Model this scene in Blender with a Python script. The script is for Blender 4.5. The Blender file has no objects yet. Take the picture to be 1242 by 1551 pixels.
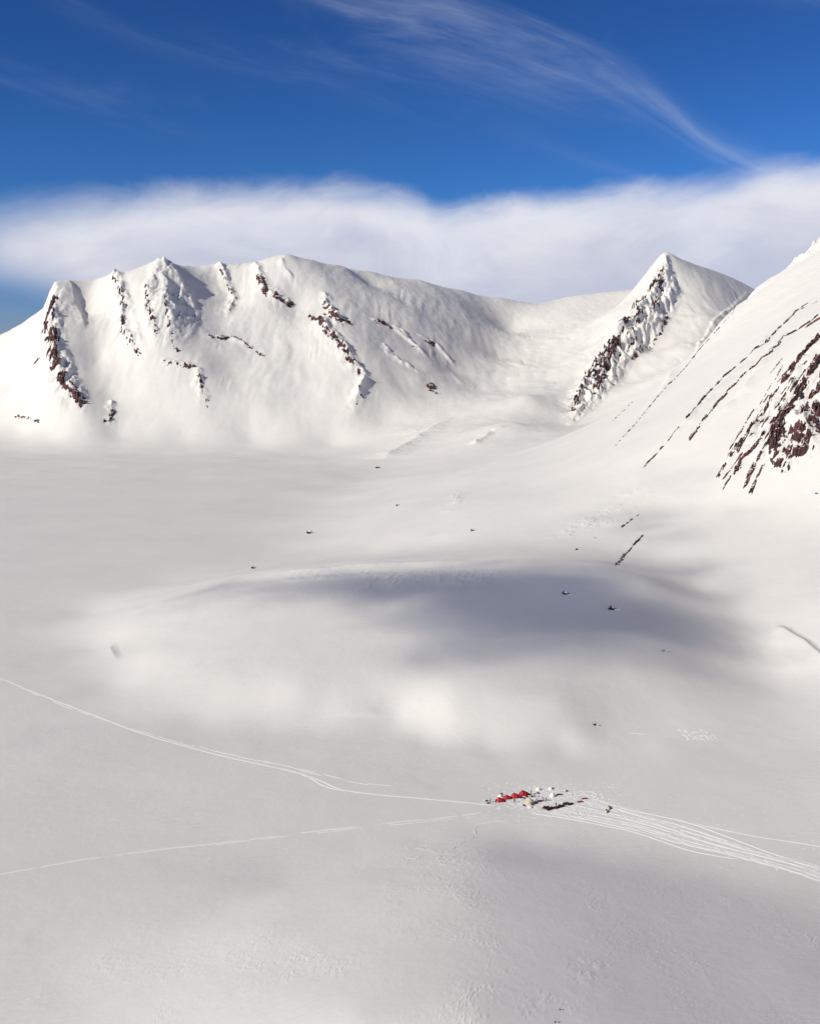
import bpy, math, random
import numpy as np
from mathutils import Vector, Matrix

random.seed(7)
R = math.radians
sc = bpy.context.scene

# ------------------------------------------------------------------ camera
FPX, HORIZON, CAMZ = 1663.0, 560.0, 200.0          # focal length in photo pixels, eye-level row, drone height (m)
PITCH = math.atan((775.5 - HORIZON) / FPX)
cam_d = bpy.data.cameras.new('camera')
cam_d.sensor_fit = 'VERTICAL'
cam_d.angle = 2 * math.atan(775.5 / FPX)
cam_d.clip_start, cam_d.clip_end = 1.0, 80000.0
cam = bpy.data.objects.new('camera', cam_d)
sc.collection.objects.link(cam)
cam.location = (0, 0, CAMZ)
cam.rotation_euler = (R(90) - PITCH, 0, 0)
sc.camera = cam

# ------------------------------------------------------------------ sun, sky, exposure
SUN_EL, SUN_BACK = R(31), R(27)                    # elevation; how far behind the left-hand side
SUN = Vector((-math.cos(SUN_EL) * math.cos(SUN_BACK), -math.cos(SUN_EL) * math.sin(SUN_BACK), math.sin(SUN_EL)))
sun_d = bpy.data.lights.new('sun', 'SUN')
sun_d.energy, sun_d.angle, sun_d.color = 4.15, R(0.53), (1.0, 0.945, 0.815)
sun = bpy.data.objects.new('sun', sun_d)
sun.rotation_euler = SUN.to_track_quat('Z', 'Y').to_euler()
sun.location = (-600, -300, 900)
sc.collection.objects.link(sun)
sc.view_settings.view_transform = 'Standard'
sc.view_settings.look = 'None'
sc.view_settings.exposure = 0.0
sc.view_settings.gamma = 1.0

world = bpy.data.worlds.new('World')
sc.world = world
world.use_nodes = True
WN, WL = world.node_tree.nodes, world.node_tree.links
WN.clear()

class NT:
    """tiny expression helper for shader nodes"""
    def __init__(s, tree): s.n, s.l = tree.nodes, tree.links
    def put(s, sock, v):
        if hasattr(v, 'is_output') or isinstance(v, bpy.types.NodeSocket): s.l.new(v, sock)
        else: sock.default_value = v
    def m(s, op, a, b=0.0, c=None, clamp=False):
        n = s.n.new('ShaderNodeMath'); n.operation = op; n.use_clamp = clamp
        s.put(n.inputs[0], a); s.put(n.inputs[1], b)
        if c is not None: s.put(n.inputs[2], c)
        return n.outputs[0]
    def ramp(s, v, a, b, lo=0.0, hi=1.0, smooth=True):
        n = s.n.new('ShaderNodeMapRange'); n.interpolation_type = 'SMOOTHSTEP' if smooth else 'LINEAR'
        s.put(n.inputs[0], v)
        for i, q in enumerate((a, b, lo, hi)): s.put(n.inputs[1 + i], q)
        return n.outputs[0]
    def vec(s, x, y, z):
        n = s.n.new('ShaderNodeCombineXYZ'); s.put(n.inputs[0], x); s.put(n.inputs[1], y); s.put(n.inputs[2], z)
        return n.outputs[0]
    def noise(s, v, scale, detail=4.0, rough=0.5, dist=0.0, lac=2.0):
        n = s.n.new('ShaderNodeTexNoise'); s.l.new(v, n.inputs['Vector'])
        n.inputs['Scale'].default_value = scale; n.inputs['Detail'].default_value = detail
        n.inputs['Roughness'].default_value = rough; n.inputs['Distortion'].default_value = dist
        n.inputs['Lacunarity'].default_value = lac
        return n.outputs['Fac']
    def mix(s, f, a, b):
        n = s.n.new('ShaderNodeMix'); n.data_type = 'RGBA'
        s.put(n.inputs[0], f); s.put(n.inputs[6], a); s.put(n.inputs[7], b)
        return n.outputs[2]
    def curve(s, v, pts):
        n = s.n.new('ShaderNodeFloatCurve'); c = n.mapping.curves[0]
        n.mapping.use_clip = False
        while len(c.points) < len(pts): c.points.new(0.5, 0.5)
        for p, (x, y) in zip(c.points, pts): p.location = (x, y)
        n.mapping.update(); s.put(n.inputs['Value'], v); n.inputs['Factor'].default_value = 1.0
        return n.outputs[0]

def build_sky():
    t = NT(world.node_tree)
    out = WN.new('ShaderNodeOutputWorld'); bg = WN.new('ShaderNodeBackground')
    WL.new(bg.outputs[0], out.inputs[0])
    sky = WN.new('ShaderNodeTexSky'); sky.sky_type = 'NISHITA'; sky.sun_disc = False
    sky.sun_elevation = SUN_EL
    sky.sun_rotation = math.atan2(SUN.x, SUN.y) % (2 * math.pi)
    sky.altitude = 1200; sky.air_density = 1.0; sky.dust_density = 0.3; sky.ozone_density = 3.0
    tc = WN.new('ShaderNodeTexCoord'); sep = WN.new('ShaderNodeSeparateXYZ')
    WL.new(tc.outputs['Generated'], sep.inputs[0])
    x, y, z = sep.outputs
    az = t.m('ARCTAN2', x, y)                                  # 0 straight ahead, + to the right
    hor = t.m('SQRT', t.m('ADD', t.m('MULTIPLY', x, x), t.m('MULTIPLY', y, y)))
    el = t.m('ARCTAN2', z, hor)
    # the cloud profiles go on round the whole horizon: they ping-pong every 41 degrees
    q = t.m('PINGPONG', t.m('ADD', az, R(20.5)), R(41.0))
    s = t.m('DIVIDE', q, R(41.0))                              # 0 at the left frame edge, 1 at the right
    dirv = tc.outputs['Generated']
    deg = 180 / math.pi
    eld = t.m('MULTIPLY', el, deg)
    # ---- cloud bank lying behind the mountains
    top = t.curve(s, [(0, .835), (.09, .885), (.2, .905), (.30, .93), (.385, .945), (.45, .925), (.51, .885), (.54, .83), (.575, .85), (.63, .875), (.70, .89), (.76, .925), (.83, .905), (.88, .92), (.94, .97), (1, .97)])
    topd = t.m('MULTIPLY', top, 10.0)
    flat = t.vec(x, y, t.m('MULTIPLY', z, 2.3))
    n1 = t.noise(flat, 10.0, 6.0, 0.6, 0.6)
    n2 = t.noise(flat, 30.0, 5.0, 0.6, 0.4)
    edge = t.m('ADD', t.m('MULTIPLY', t.m('SUBTRACT', n1, 0.5), 1.6), t.m('MULTIPLY', t.m('SUBTRACT', n2, 0.5), 0.35))
    h = t.m('SUBTRACT', t.m('ADD', topd, edge), eld)           # degrees below the cloud top
    soft = t.curve(s, [(0, .30), (.15, .17), (.4, .14), (.55, .11), (.7, .10), (1, .12)])
    bank = t.ramp(h, -0.45, t.m('MULTIPLY', soft, 13.0))
    under = t.curve(s, [(0, .50), (.06, .44), (.14, .30), (.25, .2), (1, .0)])
    bank = t.m('MULTIPLY', bank, t.ramp(t.m('SUBTRACT', eld, t.m('MULTIPLY', under, 10.0)), -1.6, 1.4))
    dens = t.m('ADD', 0.93, t.m('MULTIPLY', t.m('SUBTRACT', t.noise(flat, 6.0, 5.0, 0.55, 0.4), 0.5), 0.5))
    bank = t.m('MULTIPLY', bank, dens, clamp=True)
    # ---- cirrus streaks, upper right
    def streak(pts, wpts, amp, seed, sh=0.0):
        s_ = t.m('ADD', s, sh); c = t.m('MULTIPLY', t.curve(s_, pts), 20.0)
        d = t.m('SUBTRACT', eld, c)
        w = t.m('MULTIPLY', t.curve(s, wpts), 10.0)
        g = t.m('DIVIDE', d, w)
        g = t.m('EXPONENT', t.m('MULTIPLY', t.m('MULTIPLY', g, g), -1.0))
        # fibres run along the streak
        along = t.m('ADD', t.m('MULTIPLY', s, 1.0), t.m('MULTIPLY', eld, 0.012))
        v = t.vec(t.m('MULTIPLY', along, 5.0), t.m('MULTIPLY', d, 0.75), seed)
        f = t.noise(v, 1.0, 6.0, 0.62, 0.6)
        return t.m('MULTIPLY', t.m('MULTIPLY', g, t.ramp(f, 0.30, 0.92)), amp)
    c1 = streak([(0, 1.25), (.30, .98), (.451, .89), (.611, .82), (.722, .748), (.80, .69), (.863, .615), (.917, .535), (1, .455)],
                [(0, .02), (.35, .03), (.48, .14), (.60, .23), (.70, .16), (.78, .09), (.86, .065), (.93, .07), (1, .06)], 0.31, 1.7, .055)
    c2 = streak([(0, .90), (.275, .75), (.451, .675), (.63, .57), (.7, .52), (1, .35)],
                [(0, .03), (.25, .09), (.6, .06), (.75, .03), (1, .02)], 0.07, 6.1)
    c3 = streak([(0, 1.4), (.6, 1.12), (.8, 1.0), (.95, .91), (1, .86)],
                [(0, .12), (.6, .22), (1, .12)], 0.22, 9.3)
    veil = t.m('MULTIPLY', t.ramp(t.noise(t.vec(t.m('MULTIPLY', s, 2.6), t.m('MULTIPLY', t.m('ADD', eld, t.m('MULTIPLY', s, 9.0)), .22), 3.3), 1.0, 5.0, .6, .5), .5, .85), 0.13)
    cir = t.m('ADD', t.m('ADD', c1, c2), t.m('ADD', c3, veil), clamp=True)
    # ---- colour: deeper blue than the model gives, as the thin dry polar air shows
    tint = WN.new('ShaderNodeMix'); tint.data_type = 'RGBA'; tint.blend_type = 'MULTIPLY'; tint.inputs[0].default_value = 1.0
    gam = WN.new('ShaderNodeGamma'); gam.inputs['Gamma'].default_value = 1.6
    WL.new(sky.outputs[0], gam.inputs['Color']); WL.new(gam.outputs[0], tint.inputs[6]); WL.new(t.mix(t.ramp(eld, 1.0, 8.0), (.16, .165, .27, 1), (.125, .220, .315, 1)), tint.inputs[7])
    col = t.mix(cir, tint.outputs[2], (6.3, 7.0, 8.6, 1))
    bil = t.m('ADD', t.m('MULTIPLY', t.m('SUBTRACT', t.noise(flat, 7.0, 6.0, .6, .8), .5), 1.5), t.m('MULTIPLY', t.m('SUBTRACT', n2, .5), .15))
    shade = t.ramp(t.m('ADD', t.m('MULTIPLY', h, .16), bil), 0.0, 1.0)
    bcol = t.mix(shade, (8.2, 8.2, 8.7, 1), (5.7, 5.85, 7.0, 1))
    col = t.mix(bank, col, bcol)
    WL.new(col, bg.inputs['Color'])
    bg.inputs['Strength'].default_value = 0.10
build_sky()

# ------------------------------------------------------------------ numpy helpers
def pnoise(x, y, seed=0):
    """2-D gradient noise, about -1..1"""
    xi, yi = np.floor(x).astype(np.int64), np.floor(y).astype(np.int64)
    xf, yf = x - xi, y - yi
    def g(ix, iy, dx, dy):
        h = (ix * 374761393 + iy * 668265263 + seed * 1442695041) & 0xffffffff
        h = ((h ^ (h >> 13)) * 1274126177) & 0xffffffff
        a = ((h ^ (h >> 16)) & 0xffff) * (2 * np.pi / 65536.0)
        return np.cos(a) * dx + np.sin(a) * dy
    u = xf * xf * xf * (xf * (xf * 6 - 15) + 10); v = yf * yf * yf * (yf * (yf * 6 - 15) + 10)
    n00, n10 = g(xi, yi, xf, yf), g(xi + 1, yi, xf - 1, yf)
    n01, n11 = g(xi, yi + 1, xf, yf - 1), g(xi + 1, yi + 1, xf - 1, yf - 1)
    return 1.5 * ((n00 * (1 - u) + n10 * u) * (1 - v) + (n01 * (1 - u) + n11 * u) * v)
def fbm(x, y, octs=4, gain=0.5, seed=0, ridged=False):
    s, a, f = 0.0, 1.0, 1.0
    for k in range(octs):
        n = pnoise(x * f, y * f, seed + 17 * k)
        s = s + a * ((1 - 2 * np.abs(n)) if ridged else n)
        a *= gain; f *= 2.03
    return s
def sstep(x, a, b):
    t = np.clip((x - a) / (b - a), 0, 1); return t * t * (3 - 2 * t)

CP, SP = math.cos(PITCH), math.sin(PITCH)
def ray(px, py):
    a, b = (px - 621.0) / FPX, (775.5 - py) / FPX
    return a, CP + b * SP, -SP + b * CP
def at_depth(px, py, Y):
    a, cy, cz = ray(px, py); return (a / cy * Y, Y, CAMZ + cz / cy * Y)
def at_height(px, py, z):
    a, cy, cz = ray(px, py); s = (z - CAMZ) / cz; return (a * s, cy * s, z)

# ------------------------------------------------------------------ terrain: surveyed points
CTRL = []
def D(*pts):
    for p in pts: CTRL.append(at_depth(*p))
def Z(*pts):
    for p in pts: CTRL.append(at_height(*p))
def W(*pts):
    for p in pts: CTRL.append(p)

# flat lake / glacier floor
for py, lim in ((694, 500), (712, 540), (740, 540), (780, 460), (830, 420), (880, 250), (930, 130), (980, 90), (1040, 170), (1090, 300)):
    for px in range(-220, lim + 1, 110): Z((px, py, 0))
    Z((lim, py, 0))
for py in (1130, 1170, 1205, 1240):
    for px in range(-220, 1500, 120): Z((px, py, 0))
Z((560, 1118, 0), (640, 1118, 0), (460, 1105, 0), (760, 1160, 0), (1000, 1130, 1), (1100, 1110, 1.5), (1200, 1090, 2), (1300, 1080, 6))
# foreground hill: its back slope is seen as a darker band below the camp
Z((430, 1312, 0.5), (540, 1288, 0.5), (640, 1272, 0.5), (722, 1264, 0.3), (800, 1270, 0.0), (900, 1280, 0.0), (1000, 1298, 0.0), (1100, 1325, 0.0), (1242, 1372, 0.0), (1400, 1400, 0.0),
  (440, 1335, 3.0), (540, 1308, 3.0), (640, 1290, 3.5), (725, 1280, 4.0), (800, 1288, 3.5), (900, 1302, 3.0), (1000, 1322, 3.0), (1100, 1350, 3.0), (1242, 1400, 2.5),
  (340, 1378, 5.9), (430, 1360, 9.1), (540, 1335, 11.1), (640, 1315, 11.7), (725, 1302, 12.3), (800, 1310, 11.1), (900, 1328, 10.4), (1000, 1350, 9.1), (1120, 1385, 7.8), (1242, 1430, 6.5), (1400, 1450, 3.0),
  (250, 1430, 6.5), (400, 1410, 14.3), (540, 1385, 18.2), (700, 1355, 20.8), (850, 1370, 18.2), (1000, 1410, 15.5), (1200, 1470, 12.4),
  (100, 1500, 4.0), (300, 1500, 14.3), (500, 1470, 22.1), (720, 1440, 26.0), (900, 1450, 23.4), (1080, 1490, 18.2), (1280, 1530, 11.7),
  (540, 1540, 28.6), (720, 1540, 31.2), (900, 1540, 27.3), (320, 1560, 16.9), (100, 1580, 7.8), (1100, 1580, 20.8), (1300, 1600, 13.0),
  (200, 1335, 0.5), (60, 1330, 0.0), (-150, 1330, 0.0), (80, 1430, 1.5), (-150, 1440, 0.5), (-150, 1550, 1.0))
W((-150, 150, 0), (0, 150, 10), (150, 150, 5), (-300, 200, 0), (300, 200, 0))
# snow mound in the middle: a dome leaning towards the viewer
Z((145, 985, 0), (165, 965, 5), (200, 935, 13), (250, 908, 20), (330, 883, 28), (440, 860, 37), (560, 851, 43), (680, 847, 46), (800, 848, 50), (900, 852, 50), (980, 880, 45),
  (180, 1010, 3), (240, 1050, 4), (300, 1085, 1), (400, 1095, 1), (480, 1088, 2.5), (540, 1082, 4), (600, 1085, 3), (660, 1115, 1), (720, 1145, .5), (800, 1138, 1), (870, 1114, 4), (920, 1105, 3), (1000, 1095, 3),
  (250, 990, 12), (350, 960, 21), (350, 1030, 12.5), (450, 1040, 13.5), (530, 1040, 13), (590, 1030, 15.5), (590, 960, 27), (450, 940, 27), (450, 890, 33), (600, 890, 38.5),
  (680, 1060, 14), (760, 1050, 16.5), (700, 980, 27), (760, 930, 35), (760, 880, 43), (850, 1060, 14), (850, 980, 27), (880, 920, 37), (940, 1040, 14), (960, 1000, 21), (980, 960, 28), (1040, 1060, 8), (1060, 1010, 13), (1080, 970, 18),
  (1180, 1040, 5), (1160, 985, 10))
# ground hidden behind the mound
for px, Y, z in ((200, 1010, 1), (330, 1130, 1), (440, 1180, 2), (560, 1130, 12), (650, 1100, 24)): W(((px - 621) / FPX * Y, Y, z))
# apron and right-hand slab: one mountainside that rises to the right, gentle at its foot, steep above
def side_height(x, Y):
    foot = np.interp(Y, [640, 760, 900, 1050, 1250, 1500, 1900, 2300, 2800], [235, 175, 70, -50, -115, -105, -70, -40, 60])
    d = x - foot
    return np.interp(d, [0, 110, 300, 480, 2000], [0, 31, 72, 165, 165 + .70 * 1520])
def on_side(px, py):
    a, cy, cz = ray(px, py); Y = np.linspace(640, 3100, 1800)
    g = side_height(a / cy * Y, Y) - (CAMZ + cz / cy * Y); k = np.argmax(g > 0)
    return (px, py, float(Y[k])) if g[k] > 0 and k > 0 else None
SIDE = []
for px in range(500, 1500, 62):
    for py in range(470, 1000, 42):
        crest = np.interp(px, [700, 820, 880, 950, 1010, 1060, 1110, 1165, 1242, 1330, 1450], [700, 665, 655, 668, 592, 540, 480, 432, 372, 312, 262])
        low = np.interp(px, [500, 700, 800, 900, 990, 1060, 1120, 1242, 1450], [815, 822, 828, 832, 852, 900, 945, 985, 1000])
        if crest + 8 < py < low: SIDE.append(on_side(px, py))
for p in ((950, 658), (980, 622), (1010, 585), (1035, 556), (1060, 530), (1085, 498), (1110, 468), (1140, 441), (1165, 423), (1195, 405), (1205, 394), (1225, 385), (1242, 362), (1290, 325), (1340, 300), (1420, 265)):
    q = on_side(*p); SIDE.append(q)
    if q and p[0] >= 1060:                                        # the far side of the crest falls away
        x_, y_, z_ = at_depth(*q); CTRL.append((x_ * 1.10, y_ * 1.10, z_ - 60))
for q in SIDE:
    if q: D(q)
# left mountain: skyline, then the face
D((-260, 600, 4200), (-100, 545, 4000), (0, 507, 3700), (40, 490, 3520), (62, 478, 3420), (76, 445, 3380), (84, 429, 3360), (100, 424, 3400), (160, 418, 3450), (174, 411, 3420), (188, 413, 3460), (215, 404, 3460), (232, 397, 3440), (245, 391, 3420), (262, 398, 3460), (280, 402, 3520),
  (330, 400, 3600), (385, 398, 3640), (400, 391, 3590), (432, 388, 3570), (480, 397, 3640), (520, 404, 3720), (560, 412, 3800), (640, 425, 3950), (700, 440, 4050), (760, 452, 4150), (820, 459, 4250), (860, 449, 4250), (900, 445, 4230), (940, 441, 4220), (972, 438, 4180))
D((72, 480, 3230), (85, 540, 3080), (105, 590, 2960), (128, 620, 2890), (0, 560, 3420), (0, 610, 3120), (30, 650, 2920), (-120, 620, 3200), (-120, 660, 2900), (50, 560, 3260),
  (130, 470, 3330), (150, 540, 3130), (170, 600, 2980), (195, 480, 3220), (210, 535, 3080), (245, 450, 3240), (240, 500, 3130), (290, 470, 3290), (310, 440, 3420), (300, 520, 3130), (310, 560, 3020), (300, 610, 2910),
  (355, 450, 3440), (345, 500, 3250), (350, 560, 3060), (400, 450, 3390), (420, 500, 3260), (400, 560, 3060), (400, 620, 2900), (450, 470, 3380), (460, 540, 3130), (470, 600, 2960), (450, 650, 2830), (380, 660, 2820), (280, 655, 2830), (180, 655, 2840), (80, 665, 2820),
  (490, 445, 3430), (503, 485, 3270), (530, 530, 3130), (553, 573, 3020), (545, 602, 2940), (520, 640, 2850), (505, 668, 2790),
  (560, 470, 3440), (600, 460, 3540), (600, 530, 3240), (600, 580, 3060), (580, 630, 2900), (640, 500, 3460), (650, 550, 3240), (640, 600, 3020), (690, 520, 3500), (690, 560, 3330), (700, 480, 3740), (620, 650, 2760), (560, 670, 2720), (560, 430, 3740),
  (770, 500, 3950), (760, 540, 3600), (720, 590, 3180), (690, 630, 2820), (640, 675, 2480), (590, 702, 2290), (840, 520, 3640), (830, 560, 3280), (800, 600, 2820), (770, 640, 2480), (850, 480, 3950), (900, 480, 3850))
for px, Y, z in ((-200, 4800, 60), (0, 4300, 150), (100, 4000, 330), (245, 4000, 350), (400, 4150, 350), (560, 4400, 350), (700, 4700, 330), (820, 4900, 300), (940, 4700, 330), (1100, 4800, 250)): W(((px - 621) / FPX * Y, Y, z))
# pyramid peak
D((1008, 372, 3800), (1001, 394, 3775), (988, 432, 3660), (962, 468, 3500), (938, 497, 3350), (906, 548, 3130), (885, 586, 2960), (869, 622, 2790), (856, 645, 2640),
  (1018, 392, 3830), (1034, 398, 3900), (1070, 408, 4000), (1100, 421, 4080), (1140, 443, 4150), (1180, 460, 4150),
  (1028, 440, 3660), (1015, 480, 3500), (988, 530, 3280), (950, 575, 3020), (915, 615, 2780), (1060, 450, 3620), (1070, 480, 3420), (1040, 520, 3160), (1000, 565, 2900), (960, 605, 2680), (920, 640, 2480), (960, 456, 3960), (930, 470, 3800), (900, 520, 3430), (870, 570, 3120), (840, 620, 2760))
for px, Y, z in ((1100, 3000, 225), (1140, 3200, 250), (1200, 3300, 290), (1160, 3700, 330), (1230, 4000, 350), (1100, 4600, 250), (1200, 4700, 250)): W(((px - 621) / FPX * Y, Y, z))
W((-2500, 6500, 0), (0, 7500, 0), (2500, 7000, 0), (-4000, 9000, 0), (4000, 9000, 0), (-3000, 1500, 0), (-3500, 2600, 20), (-3000, 3600, 300), (1500, 2200, 620), (2500, 2500, 700), (1400, 1000, 500), (900, 600, 350), (700, 300, 60), (2500, 1200, 700), (-800, 400, 0), (-900, 150, 0), (700, 150, 0), (-1500, 900, 0))

class Field:
    """heights on a grid in (x/y, ln y): fine near the camera, coarse far away"""
    def __init__(s, us, ls, z): s.us, s.ls, s.z = us, ls, z
    def __call__(s, x, y):
        x = np.asarray(x, float); y = np.maximum(np.asarray(y, float), 1.0)
        fu = np.interp(x / y, s.us, np.arange(len(s.us))); fl = np.interp(np.log(y), s.ls, np.arange(len(s.ls)))
        iu = np.clip(fu.astype(int), 0, len(s.us) - 2); il = np.clip(fl.astype(int), 0, len(s.ls) - 2)
        a, b = fu - iu, fl - il; z = s.z
        return (z[il, iu] * (1 - a) + z[il, iu + 1] * a) * (1 - b) + (z[il + 1, iu] * (1 - a) + z[il + 1, iu + 1] * a) * b

def solve_base():
    P = np.array(CTRL)
    u, l, z = P[:, 0] / P[:, 1], np.log(P[:, 1]), P[:, 2]
    n = len(P)
    d = np.sqrt((u[:, None] - u) ** 2 + (l[:, None] - l) ** 2)
    A = np.zeros((n + 3, n + 3)); A[:n, :n] = d - 0.0015 * np.eye(n)
    Q = np.stack([np.ones(n), u, l], 1); A[:n, n:] = Q; A[n:, :n] = Q.T
    us = np.concatenate([np.linspace(-2.4, -.50, 24)[:-1], np.linspace(-.50, .50, 380), np.linspace(.50, 2.4, 24)[1:]])
    ls = np.linspace(math.log(140), math.log(9000), 700)
    def blur(a, k):
        ker = np.array([1, 4, 6, 4, 1]) / 16.
        for _ in range(k):
            p = np.pad(a, ((2, 2), (2, 2)), 'edge')
            a = sum(ker[j] * p[j:j + a.shape[0], 2:-2] for j in range(5))
            p = np.pad(a, ((0, 0), (2, 2)), 'edge')
            a = sum(ker[j] * p[:, j:j + a.shape[1]] for j in range(5))
        return a
    wgt = sstep(np.exp(ls), 1900, 2700)[:, None]          # gentle ground is smoothed more than the crests
    zt = z.copy(); Ai = np.linalg.pinv(A); F = None
    for it in range(3):                                   # smoothing lowers crests: correct what it took away
        w = Ai @ np.concatenate([zt, np.zeros(3)])
        out = np.zeros((len(ls), len(us)))
        for i, L in enumerate(ls):
            dd = np.sqrt((us[:, None] - u) ** 2 + (L - l) ** 2)
            out[i] = dd @ w[:n] + w[n] + w[n + 1] * us + w[n + 2] * L
        mw = (sstep(np.exp(ls), 1040, 1150) * (1 - sstep(np.exp(ls), 1900, 2500)))[:, None]
        b7 = blur(out, 6)
        F = Field(us, ls, blur(out, 2) * wgt + (blur(b7, 6) * mw + b7 * (1 - mw)) * (1 - wgt))
        zt += np.clip(z - F(P[:, 0], P[:, 1]), -30, 30) * np.interp(P[:, 1], [1500, 2200], [.35, .9])
    return F
BASE = solve_base()

def hit(px, py, field=None, near=250.0, far=5200.0):
    """first point of the ground along the sight line through a photo pixel"""
    f = field or BASE
    a, cy, cz = ray(px, py)
    Y = np.exp(np.linspace(math.log(near), math.log(far), 2600))
    g = f(a / cy * Y, Y) - (CAMZ + cz / cy * Y)
    k = np.argmax(g > 0)
    if g[k] <= 0:                                          # just above the crest: take the skyline
        m = Y > 1500; y = Y[m][np.argmax((g / Y)[m])]
    elif k > 0:
        t = -g[k - 1] / (g[k] - g[k - 1]); y = Y[k - 1] + (Y[k] - Y[k - 1]) * t
    else: y = Y[0]
    return np.array([a / cy * y, y, float(f(np.array([a / cy * y]), np.array([y]))[0])])

def polyline(pts, step):
    """dense world polyline (xy) through pixel points lying on the ground"""
    W_ = np.array([hit(*p)[:2] for p in pts])
    seg = np.sqrt(((W_[1:] - W_[:-1]) ** 2).sum(1)); s = np.concatenate([[0], np.cumsum(seg)])
    n = max(4, int(s[-1] / step)); q = np.linspace(0, s[-1], n)
    return np.stack([np.interp(q, s, W_[:, 0]), np.interp(q, s, W_[:, 1])], 1)

# fine terrain grid
def cols():
    g = np.linspace(-2.4, 2.4, 4001)
    dens = 18 + 1030 * (1 - sstep(np.abs(g), .40, .56))
    c = np.concatenate([[0], np.cumsum((dens[1:] + dens[:-1]) * .5 * np.diff(g))])
    return np.interp(np.linspace(0, c[-1], int(c[-1])), c, g)
U_F = cols()
def rows():
    """row spacing follows what the camera can resolve: dense on the near hill and on the mountain faces"""
    g = np.linspace(math.log(140), math.log(9000), 4000); Y = np.exp(g)
    dens = np.interp(g, [math.log(q) for q in (140, 290, 330, 560, 700, 1100, 1900, 2500, 2900, 3900, 4300, 4700, 9000)], [70, 200, 480, 440, 330, 290, 330, 560, 640, 600, 260, 60, 20])
    for _ in range(60): dens[1:-1] = (dens[:-2] + dens[1:-1] + dens[2:]) / 3
    c = np.concatenate([[0], np.cumsum((dens[1:] + dens[:-1]) * .5 * np.diff(g))])
    return np.interp(np.linspace(0, c[-1], int(c[-1])), c, g)
L_F = rows()
def smooth_sample(F, us, ls):
    """Catmull-Rom resampling of the base field"""
    def cr(src, dst, n):
        f = np.interp(dst, src, np.arange(n)); i = np.clip(f.astype(int), 0, n - 2); t = f - i
        idx = np.stack([np.clip(i - 1, 0, n - 1), i, i + 1, np.clip(i + 2, 0, n - 1)])
        w = np.stack([-.5 * t + t ** 2 - .5 * t ** 3, 1 - 2.5 * t ** 2 + 1.5 * t ** 3, .5 * t + 2 * t ** 2 - 1.5 * t ** 3, -.5 * t ** 2 + .5 * t ** 3])
        return idx, w
    iu, wu = cr(F.us, us, len(F.us)); il, wl = cr(F.ls, ls, len(F.ls))
    a = sum(F.z[il[k]] * wl[k][:, None] for k in range(4))
    return sum(a[:, iu[k]] * wu[k][None, :] for k in range(4))
ZF = smooth_sample(BASE, U_F, L_F)
YY = np.exp(L_F)[:, None] * np.ones_like(U_F)[None, :]
XX = YY * U_F[None, :]

# ------------------------------------------------------------------ ribs, ledges and wind relief on the snow
def near_line(pl, reach):
    """grid indices near a polyline with signed distance (+ to the right of travel) and the fraction travelled"""
    u = pl[:, 0] / pl[:, 1]; l = np.log(pl[:, 1])
    ym = pl[:, 1].min(); ru = reach / ym * 1.6
    j0, j1 = np.searchsorted(U_F, u.min() - ru), np.searchsorted(U_F, u.max() + ru)
    i0, i1 = np.searchsorted(L_F, l.min() - ru), np.searchsorted(L_F, l.max() + ru)
    X, Y = XX[i0:i1, j0:j1], YY[i0:i1, j0:j1]
    best = np.full(X.shape, 1e9); sd = np.zeros(X.shape); fr = np.zeros(X.shape)
    n = len(pl) - 1
    for k in range(n):
        a, b = pl[k], pl[k + 1]; d = b - a; L2 = d @ d + 1e-9
        t = np.clip(((X - a[0]) * d[0] + (Y - a[1]) * d[1]) / L2, 0, 1)
        qx, qy = X - (a[0] + t * d[0]), Y - (a[1] + t * d[1]); r = qx * qx + qy * qy
        m = r < best
        best = np.where(m, r, best)
        sd = np.where(m, np.sign(qx * d[1] - qy * d[0]) * np.sqrt(r), sd); fr = np.where(m, (k + t) / n, fr)
    return (slice(i0, i1), slice(j0, j1)), sd, fr
def rib(pts, h, wl, wr, rough=0.35, power=1.6, seed=0, taper=(.12, .25)):
    """a raised rib: wl / wr are the foot widths left and right of the line of travel"""
    pl = polyline(pts, max(10.0, min(wl, wr) * .7))
    sl, sd, fr = near_line(pl, max(wl, wr) * 1.2)
    X, Y = XX[sl], YY[sl]
    sd = sd + rough * .5 * min(wl, wr) * fbm(X / (wl + wr) * 1.3, Y / (wl + wr) * 1.3, 3, .55, seed + 5)
    w = np.where(sd > 0, wr, wl)
    p = np.clip(1 - np.abs(sd) / w, 0, 1) ** power
    e = sstep(fr, -.001, taper[0]) * (1 - sstep(fr, 1 - taper[1], 1.001))
    var = 1 + rough * 1.6 * fbm(X / 38., Y / 38., 3, .6, seed)
    ZF[sl] += h * p * e * np.clip(var, .1, 2.2)
def region(poly, feather):
    """soft mask over the grid from a pixel polygon laid on the ground (feather in m)"""
    W_ = np.array([hit(*p)[:2] for p in poly]); W_ = np.vstack([W_, W_[:1]])
    sl, sd, fr = near_line(W_, feather * 1.5)
    X, Y = XX[sl], YY[sl]; ins = np.zeros(X.shape, bool)
    for k in range(len(W_) - 1):
        a, b = W_[k], W_[k + 1]
        c = ((a[1] > Y) != (b[1] > Y)) & (X < (b[0] - a[0]) * (Y - a[1]) / (b[1] - a[1] + 1e-12) + a[0])
        ins ^= c
    d = np.where(ins, np.abs(sd), -np.abs(sd))
    return sl, sstep(d, -feather * .4, feather * .6)

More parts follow.
